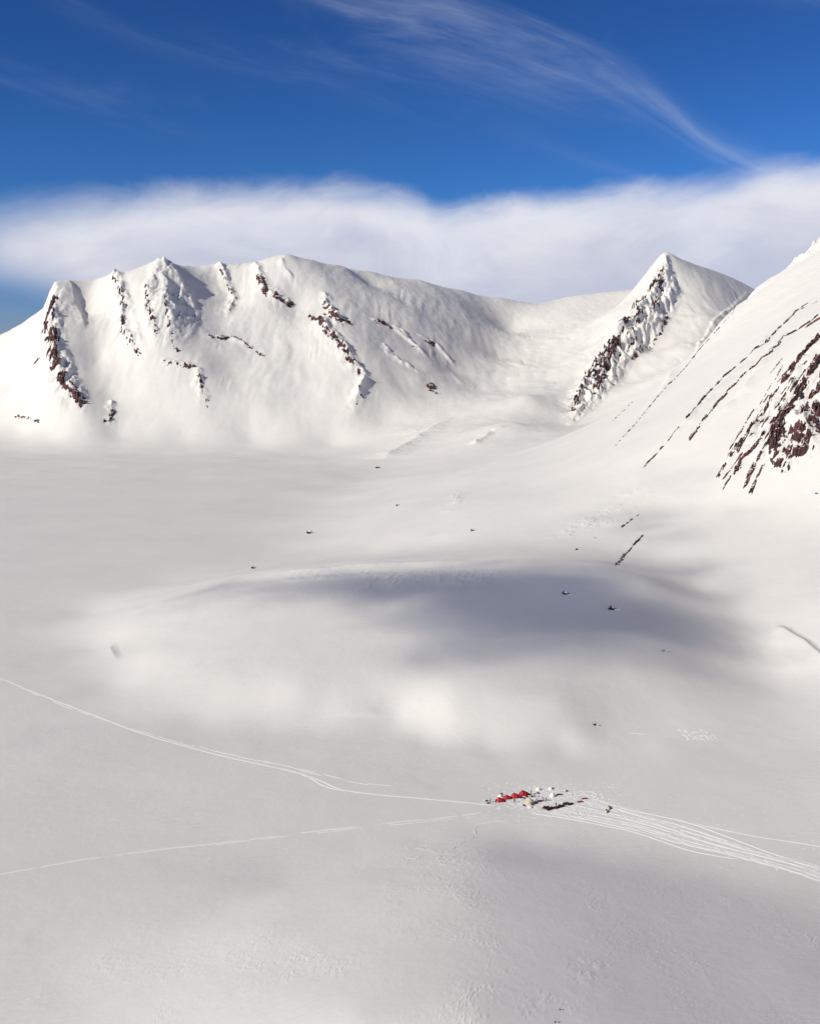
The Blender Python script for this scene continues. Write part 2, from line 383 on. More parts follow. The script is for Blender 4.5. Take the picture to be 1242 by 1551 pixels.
# left mountain: aretes and buttresses
RIB_LIST = [
    ([(84, 430), (74, 470), (80, 520), (96, 575), (130, 620)], 17, 45, 95, .5),
    ([(104, 425), (117, 465), (133, 510)], 7, 16, 26, .4),
    ([(172, 411), (183, 450), (187, 495), (206, 536)], 17, 28, 38, .5),
    ([(192, 445), (205, 490), (220, 532)], 7, 14, 18, .4),
    ([(243, 391), (230, 430), (222, 480), (236, 525)], 8, 26, 34, .8),
    ([(247, 391), (252, 430), (262, 480), (275, 520)], 7, 22, 30, .9),
    ([(252, 394), (276, 432), (298, 476)], 8, 24, 44, .8),
    ([(330, 399), (343, 425), (356, 452), (342, 482)], 12, 22, 30, .4),
    ([(386, 397), (393, 425), (402, 445)], 11, 24, 26, .5),
    ([(400, 442), (425, 455), (448, 463)], 9, 18, 16, .7),
    ([(424, 392), (434, 412), (446, 428)], 7, 14, 20, .3),
    ([(312, 512), (345, 510), (392, 532)], 6, 16, 22, .5),
    ([(242, 548), (272, 552), (300, 556)], 5, 14, 18, .6),
    ([(300, 556), (302, 580), (313, 612)], 9, 18, 24, .6),
    ([(490, 440), (496, 460), (515, 490), (538, 492)], 11, 22, 24, .6),
    ([(478, 480), (505, 510), (530, 540), (553, 574), (545, 602), (524, 640)], 15, 26, 46, .4),
    ([(560, 484), (590, 490), (608, 500), (628, 524)], 7, 20, 14, .4),
    ([(596, 495), (630, 525), (650, 545)], 6, 16, 14, .3),
    ([(630, 506), (660, 520), (692, 558)], 6, 18, 14, .3),
    ([(575, 515), (600, 545), (640, 565)], 5, 22, 20, .9),
    ([(168, 605), (172, 625), (162, 645)], 6, 18, 18, .7),
    # pyramid peak
    ([(1008, 385), (988, 432), (962, 468), (938, 497), (906, 548), (885, 586), (869, 622), (855, 645)], 16, 30, 46, .5),
    # slab: crest line and the two long strata steps
    ([(1138, 441), (1110, 466), (1060, 520), (1010, 578), (965, 640)], 7, 26, 12, .4),
    ([(1195, 404), (1206, 393), (1222, 386), (1240, 362)], 8, 16, 16, .6),
    ([(1172, 498), (1120, 560), (1060, 618), (985, 705)], 5, 22, 9, .3),
    ([(1242, 466), (1180, 515), (1120, 600), (1040, 672)], 5, 22, 9, .3),
    ([(1240, 515), (1200, 575), (1150, 640), (1088, 722)], 7, 26, 12, .4),
    ([(1194, 636), (1208, 650), (1222, 668), (1236, 694)], 9, 26, 20, .3),
    # ledges in the valley
    ([(580, 697), (615, 676), (650, 652), (690, 630)], 8, 90, 55, .15),
    ([(715, 676), (745, 654), (772, 643)], 4, 30, 16, .5),
    ([(270, 905), (350, 880), (440, 866), (560, 856), (680, 851), (800, 852)], 1.6, 14, 16, .25),
    ([(330, 900), (430, 880), (540, 872), (640, 868)], .8, 10, 10, .4),
    ([(490, 1086), (516, 1083), (545, 1082), (600, 1082)], .8, 40, 4, .15),
    ([(172, 972), (168, 984), (172, 994), (180, 1004)], 1.6, 6, 34, .2),
    ([(1170, 948), (1190, 958), (1215, 974), (1242, 996), (1265, 1015)], 3.2, 6, 60, .15),
]
for i, (pts, h, wl, wr, rg) in enumerate(RIB_LIST): rib(pts, h, wl, wr, rg, seed=31 * i, taper=(.12, .25) if h > 2.5 else (.4, .45))

# broken snow-plastered rock faces
def rugged(poly, feather, amp, lam, stretch, ang, seed):
    sl, m = region(poly, feather); X, Y = XX[sl], YY[sl]
    c, s_ = math.cos(ang), math.sin(ang)
    a, b = (X * c + Y * s_) / (lam * stretch), (-X * s_ + Y * c) / lam
    n = fbm(a, b, 5, .55, seed, True)
    ZF[sl] += amp * m * (n - .2)
rugged([(1008, 388), (1026, 432), (1030, 446), (985, 528), (950, 552), (915, 600), (864, 642), (884, 588), (930, 505), (985, 440)], 40, 15, 46, 2.4, R(75), 3)
rugged([(1008, 384), (1022, 430), (985, 500), (960, 500), (985, 440)], 25, 5, 17, 1.6, R(70), 5)
rugged([(245, 393), (290, 440), (308, 478), (285, 520), (240, 530), (222, 490), (225, 430)], 40, 4.5, 40, 2.8, R(80), 11)
rugged([(80, 432), (100, 440), (98, 520), (135, 600), (125, 625), (95, 590), (70, 520)], 30, 4.5, 36, 2.0, R(80), 19)
rugged([(1125, 650), (1165, 600), (1242, 560), (1242, 680), (1190, 720), (1150, 700)], 30, 3.5, 22, 2.6, R(60), 23)
rugged([(390, 400), (410, 430), (448, 462), (420, 468), (395, 440)], 20, 3, 24, 2, R(80), 29)

# long soft drifts everywhere, a little more on the steep ground
slope_y = np.clip(np.abs(np.gradient(ZF, axis=1)) / np.abs(np.gradient(XX, axis=1)), 0, 1)
far = sstep(YY, 1100, 2400)
ZF += far * (2.2 * fbm(XX / 240., YY / 240., 3, .5, 41) + .9 * fbm(XX / 55., YY / 90., 3, .5, 43) * sstep(ZF, 8, 60))
fl = sstep(YY, 2750, 2950) * (1 - sstep(YY, 3700, 4000)) * sstep(ZF, 60, 200)
ZF += fl * 1.3 * (fbm(XX / 34. + .12 * fbm(XX / 120., YY / 120., 2, .5, 55), YY / 700., 4, .6, 53, True) - .3) * sstep(fbm(XX / 150., YY / 150., 3, .6, 57), .0, .7)
ZF += fl * 3.4 * fbm(XX / 105. + .25 * fbm(XX / 200., YY / 200., 2, .5, 54), YY / 300., 3, .55, 58)
ZF += sstep(YY, 1500, 1900) * sstep(ZF, 150, 330) * .5 * fbm(XX / 16., YY / 26., 3, .6, 59)
mid = sstep(YY, 560, 640) * (1 - sstep(YY, 1300, 1800)) * sstep(ZF, 1.5, 10)
ZF += mid * (.5 * fbm(XX / 120., YY / 160., 2, .5, 47) + .10 * fbm(XX / 26., YY / 60., 3, .5, 49))
ZF += .5 * fbm(XX / 130., YY / 130., 2, .5, 51) * (1 - sstep(YY, 700, 1200))
# wind-carved crust in patches: near hill, crest of the mound, avalanche debris
k0, k1 = np.searchsorted(L_F, math.log(250)), np.searchsorted(L_F, math.log(530))
Xn, Yn, Zn = XX[k0:k1], YY[k0:k1], ZF[k0:k1]
near = (1 - sstep(Yn, 455, 520)) * sstep(Zn, 1.0, 5.0)
def crust(mask, amp, lx, ly, ang, seed):
    c, s_ = math.cos(ang), math.sin(ang)
    a, b = (Xn * c + Yn * s_) / lx, (-Xn * s_ + Yn * c) / ly
    return amp * mask * np.clip(fbm(a, b, 3, .6, seed, True) - .45, 0, 2)
pat = sstep(fbm(Xn / 40., Yn / 50., 5, .75, 61), .15, 1.5)
ZF[k0:k1] += crust(near * pat, .13, 3.0, 1.5, R(65), 67)
ZF[k0:k1] += crust(near * sstep(fbm(Xn / 60., Yn / 60., 4, .65, 71), -.2, .9), .045, 2.6, 1.5, R(50), 73)
for poly, fe, amp, lx, ly, ang, sd_ in (
        ([(585, 1292), (650, 1272), (700, 1290), (745, 1315), (700, 1322), (610, 1312)], 12, .17, 3.6, 1.8, R(70), 83),
        ([(640, 1345), (700, 1330), (740, 1360), (690, 1380)], 9, .10, 3.0, 1.6, R(70), 85),
        ([(850, 1440), (930, 1445), (940, 1500), (870, 1500)], 8, .12, 3.0, 1.6, R(60), 87),
        ([(680, 745), (705, 735), (702, 775), (672, 775)], 14, 1.2, 16, 8, R(20), 89),
        ([(820, 815), (930, 745), (985, 735), (960, 770), (880, 820)], 26, .9, 16, 9, R(30), 91),
        ([(440, 868), (640, 862), (780, 862), (760, 890), (600, 905), (450, 900)], 20, .3, 18, 6, R(60), 93)):
    sl, m = region(poly, fe * 2)
    M_ = np.zeros_like(ZF); M_[sl] = m
    ii = np.where(M_.max(1) > 0)[0]; jj = np.where(M_.max(0) > 0)[0]
    s2 = (slice(ii[0], ii[-1] + 1), slice(jj[0], jj[-1] + 1)); X, Y = XX[s2], YY[s2]
    c, s_ = math.cos(ang), math.sin(ang)
    n = np.clip(fbm((X * c + Y * s_) / lx, (-X * s_ + Y * c) / ly, 4, .6, sd_, True) - .2, 0, 2)
    ZF[s2] += amp * M_[s2] * n * sstep(fbm(X / (lx * 3), Y / (lx * 3), 3, .6, sd_ + 1), -.35, .35)
GROUND = Field(U_F, L_F, ZF)

# ------------------------------------------------------------------ materials
def new_mat(name):
    m = bpy.data.materials.new(name); m.use_nodes = True
    t = NT(m.node_tree); b = m.node_tree.nodes['Principled BSDF']
    return m, t, b
def snow_material(name, col, bump=1.0):
    m, t, b = new_mat(name)
    geo = t.n.new('ShaderNodeNewGeometry'); pos = geo.outputs['Position']
    b.inputs['Base Color'].default_value = (*col, 1); b.inputs['Roughness'].default_value = 0.75
    b.inputs['Specular IOR Level'].default_value = 0.25
    n1 = t.noise(pos, .30, 5, .62); n2 = t.noise(pos, .028, 4, .6)
    sp = t.n.new('ShaderNodeSeparateXYZ'); t.l.new(pos, sp.inputs[0])
    wv = t.vec(t.m('ADD', t.m('MULTIPLY', sp.outputs[0], .055), t.m('MULTIPLY', sp.outputs[1], .02)), t.m('SUBTRACT', t.m('MULTIPLY', sp.outputs[1], .42), t.m('MULTIPLY', sp.outputs[0], .15)), 0.0)
    n3 = t.m('MULTIPLY', t.noise(wv, 1.0, 4, .6, .5), t.ramp(t.noise(pos, .012, 3, .6), .38, .68))
    h = t.m('ADD', t.m('ADD', t.m('MULTIPLY', n1, .17), t.m('MULTIPLY', n2, .9)), t.m('MULTIPLY', n3, .65))
    bp = t.n.new('ShaderNodeBump'); bp.inputs['Strength'].default_value = .55 * bump; bp.inputs['Distance'].default_value = 1.0
    t.l.new(h, bp.inputs['Height']); t.l.new(bp.outputs[0], b.inputs['Normal'])
    lo = tuple(c * .975 for c in col) + (1,); hi = tuple(min(1, c * 1.025) for c in col) + (1,)
    t.l.new(t.mix(t.ramp(t.noise(pos, .011, 5, .6), .3, .7), lo, hi), b.inputs['Base Color'])
    return m
M_SNOW = snow_material('wind_packed_snow', (.79, .758, .70))

# ------------------------------------------------------------------ object helpers
COL = sc.collection
def tag(o, label=None, cat=None, group=None, kind=None):
    for k, v in (('label', label), ('category', cat), ('group', group), ('kind', kind)):
        if v: o[k] = v
    return o
def grid_normals(X, Y, Zz):
    P = np.stack([X, Y, Zz], -1)
    du = np.gradient(P, U_F, axis=1) if X.shape == XX.shape else np.gradient(P, axis=1)
    dv = np.gradient(P, L_F, axis=0) if X.shape == XX.shape else np.gradient(P, axis=0)
    n = np.cross(du, dv); n /= np.linalg.norm(n, axis=-1, keepdims=True)
    n[n[..., 2] < 0] *= -1
    return n
def mesh_from_grid(name, X, Y, Zz, mask=None, normals=None, mat=None):
    nr, nc = X.shape
    idx = np.arange(nr * nc).reshape(nr, nc)
    q = np.stack([idx[:-1, :-1], idx[:-1, 1:], idx[1:, 1:], idx[1:, :-1]], -1)
    q = q[mask] if mask is not None else q.reshape(-1, 4)
    used = np.unique(q); remap = np.full(nr * nc, -1, np.int64); remap[used] = np.arange(len(used))
    q = remap[q]
    V = np.stack([X, Y, Zz], -1).reshape(-1, 3)[used].astype(np.float32)
    me = bpy.data.meshes.new(name)
    me.vertices.add(len(V)); me.vertices.foreach_set('co', V.ravel())
    me.loops.add(q.size); me.loops.foreach_set('vertex_index', q.ravel().astype(np.int32))
    me.polygons.add(len(q))
    me.polygons.foreach_set('loop_start', (np.arange(len(q)) * 4).astype(np.int32))
    me.polygons.foreach_set('loop_total', np.full(len(q), 4, np.int32))
    me.update(calc_edges=True)
    me.polygons.foreach_set('use_smooth', np.ones(len(q), bool))
    if normals is not None:
        me.normals_split_custom_set_from_vertices(normals.reshape(-1, 3)[used].astype(np.float32))
    if mat: me.materials.append(mat)
    o = bpy.data.objects.new(name, me); COL.objects.link(o)
    return o

# ------------------------------------------------------------------ terrain objects
def build_terrain():
    zc = .25 * (ZF[:-1, :-1] + ZF[1:, :-1] + ZF[:-1, 1:] + ZF[1:, 1:])
    yc = .5 * (YY[:-1, :-1] + YY[1:, 1:]); uc = .5 * (U_F[:-1] + U_F[1:])[None, :] + 0 * yc
    px = 621 + uc * FPX
    valley = np.interp(yc, [2300, 3000, 3500, 4250, 9000], [590, 690, 740, 820, 820])
    peakl = np.interp(yc, [2300, 2450, 3000, 3800, 9000], [1000, 860, 840, 880, 880])
    slab = (px > np.interp(yc, [600, 1000, 1300, 2150, 2500], [1080, 960, 880, 950, 1010])) & (yc < 2900) & (zc > 3)
    left = (yc > 2000) & (px < valley) & (zc > 6)
    peak = (yc > 2500) & (px >= peakl) & ~slab
    apron = (yc > 1060) & (zc > 3) & ~left & ~peak & ~slab
    mound = (yc > 590) & (yc <= 1060) & (zc > 1.5) & ~slab
    hill = (yc < 450) & (zc > 4)
    rest = ~(slab | left | peak | apron | mound | hill)
    N = grid_normals(XX, YY, ZF)
    res = {}
    for nm, mk in (('snow_plain', rest), ('snow_hill', hill & ~slab), ('snow_mound', mound), ('valley_apron', apron), ('mountain_ridge', left), ('mountain_peak', peak & ~left), ('mountain_slope', slab & ~left)):
        o = mesh_from_grid(nm, XX, YY, ZF, mk, N, M_SNOW); tag(o, kind='structure'); res[nm] = o
    # coarse snow ground out to the horizon
    g = np.array([-40000, -12000, -4000, -1500, 0, 1500, 4000, 12000, 40000], float)
    gx, gy = np.meshgrid(g, g)
    o = mesh_from_grid('snow_ground', gx, gy, np.full_like(gx, -6.0), None, None, M_SNOW); tag(o, kind='structure')
    return res
TERRAIN = build_terrain()

# ------------------------------------------------------------------ rock
def rock_material():
    m, t, b = new_mat('red_brown_rock')
    geo = t.n.new('ShaderNodeNewGeometry'); pos = geo.outputs['Position']
    n1 = t.noise(pos, .055, 4, .6); n2 = t.noise(pos, .35, 5, .65)
    c = t.mix(t.ramp(n1, .38, .62), (.034, .017, .020, 1), (.11, .034, .031, 1))
    c = t.mix(t.ramp(n2, .52, .75), c, (.17, .085, .066, 1))
    sep = t.n.new('ShaderNodeSeparateXYZ'); t.l.new(geo.outputs['Normal'], sep.inputs[0])
    sn = t.m('ADD', sep.outputs[2], t.m('MULTIPLY', t.m('SUBTRACT', t.noise(pos, .25, 4, .6), .5), .55))
    c = t.mix(t.ramp(sn, .74, .84), c, (.79, .758, .70, 1))
    t.l.new(c, b.inputs['Base Color']); b.inputs['Roughness'].default_value = .9
    return m
M_ROCK = rock_material()

def rock_band(parent, pts, wpx, dens=0.0, label=None, seed=0, amp=None, stretch=2.4):
    """bedrock breaking through the snow along a line: a jagged sheet that shows where it stands above the snow"""
    if parent != "mountain_slope": wpx, dens = wpx * 1.4, dens - .17
    P = np.array([hit(*p, field=GROUND) for p in pts]); Ym = P[:, 1].mean(); mpp = Ym / FPX
    half = wpx * mpp * .62; res = max(.55 * mpp, .5)
    # travel along the line in the ground plane
    d = np.sqrt(((P[1:, :2] - P[:-1, :2]) ** 2).sum(1)); S = np.concatenate([[0], np.cumsum(d)])
    # downhill lines are stretched by perspective: sample by picture length
    spx = np.concatenate([[0], np.cumsum([math.dist(pts[i], pts[i + 1]) for i in range(len(pts) - 1)])])
    n = int(np.clip(spx[-1] * 1.5, 10, 420)); q = np.linspace(0, spx[-1], n)
    cx, cy = np.interp(q, spx, P[:, 0]), np.interp(q, spx, P[:, 1]); s_ = np.interp(q, spx, S)
    tx, ty = np.gradient(cx), np.gradient(cy); L = np.sqrt(tx * tx + ty * ty) + 1e-9; tx, ty = tx / L, ty / L
    for _ in range(6):
        tx[1:-1] = (tx[:-2] + tx[1:-1] + tx[2:]) / 3; ty[1:-1] = (ty[:-2] + ty[1:-1] + ty[2:]) / 3
    # sideways reach: measured in the picture too, the line may run steeply away from the eye
    side = np.stack([ty, -tx], 1)
    pxs = np.abs(side[:, 0] - cx / cy * side[:, 1]) + .28 * np.abs(side[:, 1]); half = half / np.clip(pxs.mean(), .35, 1.2)
    k = int(np.clip(wpx * 2.4, 9, 60)); tt = np.linspace(-1.25, 1.25, k)
    X = cx[:, None] + side[:, 0:1] * tt * half; Y = cy[:, None] + side[:, 1:2] * tt * half
    A = amp or np.clip(wpx * mpp * .42, 1.6, 9.0)
    if parent == 'mountain_slope': stretch = 4.6 if wpx < 14 else 2.4
    ss, th = s_[:, None] + 0 * tt, tt[None, :] * half + 0 * s_[:, None]
    lam = np.clip(half * .75, 3.6, 11.0) if parent == 'mountain_slope' else np.clip(half * .5, 4.0, 9.5)
    nz = fbm(ss / (lam * stretch), th / lam, 4, .62, seed) + .35 * fbm(ss / (lam * .8), th / (lam * .5), 3, .6, seed + 3)
    gap = .75 * fbm(ss / (lam * 4.5), th / (lam * 3) + seed * .37, 3, .6, seed + 9)
    end = sstep(q, 0, 6)[:, None] * (1 - sstep(q, spx[-1] - 6, spx[-1]))[:, None]
    e = (1 - tt ** 2)[None, :] * end
    off = A * (1.25 * e - 1.17 + dens + (.95 if wpx < 14 else 1.3) * nz + gap)
    off += .22 * A * np.clip(off / A, 0, 1) * fbm(ss / (lam * .35), th / (lam * .22), 3, .7, seed + 21, True)
    off = np.minimum(off, A * 1.15)
    Zg = GROUND(X, Y) + off
    # ledges: flat treads hold snow, risers stay bare
    st = np.clip(3.0 * mpp, 2.5, 6.5)
    zz = Zg + .9 * st * fbm(X / (st * 4), Y / (st * 4), 3, .6, seed + 31)
    f = zz / st; ter = (np.floor(f) + sstep(f - np.floor(f), .45, .95)) * st
    dz = (ter - zz) * (.4 if parent == 'mountain_slope' else .75)
    Zg, off = Zg + dz, off + dz
    keep = np.maximum.reduce([off[:-1, :-1], off[1:, :-1], off[:-1, 1:], off[1:, 1:]]) > -.25 * A
    if not keep.any(): return None
    o = mesh_from_grid('rock_outcrop', X, Y, Zg, keep, None, M_ROCK)
    o.data.polygons.foreach_set('use_smooth', np.zeros(len(o.data.polygons), bool))
    o.parent = TERRAIN[parent]
    if label: o['label'] = label
    return o

ROCKS = [
    ('mountain_ridge', [(81, 448), (71, 482), (81, 512), (83, 543), (93, 570), (108, 593), (130, 616)], 13, .26, 'long red brown rock arete at the left end of the ridge'),
    ('mountain_ridge', [(169, 414), (183, 441), (186, 478), (189, 505), (203, 529), (218, 537)], 7, -.02, None),
    ('mountain_ridge', [(221, 428), (225, 465), (233, 492), (240, 512)], 8, -.12, None),
    ('mountain_ridge', [(248, 440), (254, 480), (262, 515), (270, 538)], 7, -.18, None),
    ('mountain_ridge', [(243, 546), (270, 554), (298, 556), (306, 587), (316, 618)], 5, .06, None),
    ('mountain_ridge', [(311, 509), (338, 512), (358, 511), (385, 529), (402, 542)], 5, .02, None),
    ('mountain_ridge', [(330, 401), (341, 424), (357, 451), (345, 478)], 4, .0, None),
    ('mountain_ridge', [(392, 405), (402, 440), (414, 449), (434, 456), (450, 462)], 7, .16, 'dark rock band below the flat summit of the ridge'),
    ('mountain_ridge', [(22, 630), (44, 634), (64, 640)], 4, .2, None),
    ('mountain_ridge', [(174, 618), (168, 632), (161, 644)], 7, .1, None),
    ('mountain_ridge', [(49, 556), (62, 540), (66, 534)], 4, .2, None),
    ('mountain_ridge', [(486, 458), (500, 465), (506, 470)], 6, .35, None),
    ('mountain_ridge', [(491, 474), (515, 485), (537, 494)], 6, .5, None),
    ('mountain_ridge', [(466, 476), (492, 495), (505, 509), (519, 526), (532, 546), (548, 567)], 7, .26, 'red brown rocks along the central arete of the ridge'),
    ('mountain_ridge', [(564, 486), (583, 490), (596, 500)], 5, .35, None),
    ('mountain_ridge', [(640, 512), (652, 520), (662, 525)], 4, .3, None),
    ('mountain_ridge', [(645, 582), (653, 585), (661, 587)], 7, .6, None),
    ('mountain_ridge', [(544, 582), (548, 600), (536, 620)], 5, -.1, None),
    ('mountain_peak', [(1006, 405), (994, 423), (985, 440), (965, 459), (947, 481), (938, 499), (929, 517), (910, 544), (890, 562), (884, 579), (877, 593), (870, 609), (866, 625)], 8, .0, 'dark rocks along the left edge of the pyramid peak'),
    ('mountain_peak', [(934, 512), (926, 530), (915, 550), (900, 572)], 24, .02, 'broken dark rock face low on the pyramid peak'),
    ('mountain_peak', [(914, 562), (905, 578), (893, 598)], 16, -.10, None),
    ('mountain_peak', [(1012, 478), (1002, 501), (984, 523), (956, 548)], 7, -.05, None),
    ('mountain_peak', [(975, 470), (960, 492), (958, 510), (948, 530)], 16, -.30, None),
    ('mountain_peak', [(1006, 408), (1000, 440), (985, 470)], 14, -.32, None),
    ('mountain_slope', [(1143, 441), (1109, 475), (1080, 506), (1059, 529), (1032, 563), (1010, 585)], 4, .08, None),
    ('mountain_slope', [(1010, 585), (974, 627), (950, 655), (930, 678)], 2.6, .10, None),
    ('mountain_slope', [(960, 607), (940, 626), (925, 640)], 2.4, .05, None),
    ('mountain_slope', [(1224, 458), (1205, 472), (1177, 499), (1160, 519), (1126, 546), (1093, 573), (1059, 610), (1035, 640)], 7, .10, 'upper thin dark rock stratum across the right slope'),
    ('mountain_slope', [(1030, 645), (1005, 675), (984, 698), (973, 710)], 6, .10, None),
    ('mountain_slope', [(1250, 468), (1224, 489), (1187, 509), (1164, 536), (1126, 566), (1099, 597), (1072, 627), (1036, 678)], 7, .10, 'second thin dark rock stratum across the right slope'),
    ('mountain_slope', [(1244, 506), (1214, 539), (1194, 566), (1180, 583)], 14, .34, None),
    ('mountain_slope', [(1180, 583), (1160, 617), (1126, 661), (1106, 692), (1083, 724)], 11, .26, None),
    ('mountain_slope', [(1250, 530), (1224, 566), (1204, 607), (1180, 634), (1167, 664)], 17, .34, 'heavy red brown rock rib on the right slope'),
    ('mountain_slope', [(1171, 649), (1163, 668), (1148, 693), (1139, 707), (1126, 738)], 8, .36, None),
    ('mountain_slope', [(1158, 700), (1145, 725), (1134, 750)], 7, .5, None),
    ('mountain_slope', [(1181, 642), (1172, 672), (1184, 690)], 20, .22, None),
    ('mountain_slope', [(1170, 690), (1176, 704), (1189, 722)], 15, .20, None),
    ('mountain_slope', [(1198, 648), (1212, 662), (1219, 672), (1213, 692)], 24, .24, 'red brown buttress with a snowy right flank'),
    ('mountain_slope', [(1237, 605), (1234, 627), (1230, 641), (1250, 656)], 16, .24, None),
    ('mountain_slope', [(1232, 590), (1221, 612), (1210, 636)], 13, .24, None),
    ('mountain_slope', [(1160, 653), (1142, 675), (1122, 698), (1111, 722)], 10, .20, None),
    ('mountain_slope', [(1106, 718), (1100, 732), (1092, 746)], 6, .15, None),
    ('mountain_slope', [(1196, 604), (1176, 632), (1150, 664), (1128, 690)], 7, .12, None),
    ('mountain_slope', [(1150, 690), (1138, 716), (1126, 740)], 6, .2, None),
    ('mountain_slope', [(1200, 660), (1192, 690), (1184, 712)], 10, .05, None),
    ('mountain_slope', [(1250, 560), (1240, 585), (1236, 600)], 12, .34, None),
    ('mountain_slope', [(1142, 552), (1120, 574), (1090, 604), (1060, 640)], 5, .05, None),
    ('mountain_slope', [(1250, 478), (1232, 488), (1218, 498)], 7, .5, None),
    ('mountain_slope', [(1242, 455), (1226, 462), (1210, 470)], 4, .1, None),
    ('mountain_slope', [(970, 777), (955, 788), (938, 801)], 3, .5, None),
    ('mountain_slope', [(977, 806), (957, 828), (943, 842), (928, 858)], 3, .5, None),
]
rk = random.Random(12)
for _ in range(26):                                             # thin broken strata between the main bands
    f, g_ = rk.random(), rk.random()
    x0 = 1245 - 100 * f - 50 * g_; y0 = 530 + 150 * f * rk.uniform(.8, 1.1) + rk.uniform(-10, 30)
    L_ = rk.uniform(18, 60); an = R(rk.uniform(52, 62))
    ROCKS.append(('mountain_slope', [(x0, y0), (x0 - L_ * .5 * math.cos(an), y0 + L_ * .5 * math.sin(an)), (x0 - L_ * math.cos(an), y0 + L_ * math.sin(an) + rk.uniform(-2, 2))], rk.uniform(2.6, 5), rk.uniform(.0, .3), None))
for i, (par, pts, w_, de, lb) in enumerate(ROCKS): rock_band(par, pts, w_, de, lb, seed=101 + 13 * i)

# ------------------------------------------------------------------ mesh builder for the small things
def mat(name, col, rough=.6, metal=0.0, vary=.12, scale=6.0, spec=.4):
    m, t, b = new_mat(name)
    tc = t.n.new('ShaderNodeTexCoord')
    n = t.noise(tc.outputs['Object'], scale, 4, .6)
    lo = tuple(max(0, c * (1 - vary)) for c in col) + (1,); hi = tuple(min(1, c * (1 + vary)) for c in col) + (1,)
    t.l.new(t.mix(n, lo, hi), b.inputs['Base Color'])
    b.inputs['Roughness'].default_value = rough; b.inputs['Metallic'].default_value = metal
    b.inputs['Specular IOR Level'].default_value = spec
    return m
M_RED = mat('red_tent_nylon', (.46, .006, .010), .55)
M_REDK = mat('dark_red_nylon', (.20, .010, .014), .6)
M_CREAM = mat('cream_canvas', (.62, .52, .36), .85)
M_CANVAS_D = mat('tan_canvas', (.36, .27, .17), .85)
M_BLACK = mat('black_rubber', (.012, .012, .014), .6)
M_DARK = mat('charcoal_plastic', (.03, .028, .032), .45)
M_MAROON = mat('maroon_plastic', (.085, .012, .018), .4)
M_HOODC = mat('cream_plastic', (.70, .62, .48), .4)
M_METAL = mat('grey_aluminium', (.42, .42, .44), .35, .9)
M_ROPE = mat('pale_cord', (.5, .48, .44), .8)
M_NAVY = mat('navy_cloth', (.015, .018, .05), .8)
M_JKRED = mat('red_jacket_cloth', (.22, .016, .022), .8)
M_JKBLK = mat('black_jacket_cloth', (.018, .017, .02), .8)
M_TROUS = mat('dark_trouser_cloth', (.02, .02, .024), .8)
M_SKIN = mat('skin', (.42, .24, .17), .6)
M_GLASS = mat('smoked_visor', (.03, .035, .04), .12, 0, .05, 3, .6)
M_LAMP = mat('clear_lamp', (.6, .6, .58), .1)
M_WHITEBOX = mat('white_fabric', (.78, .78, .77), .8)
M_TRACK = None

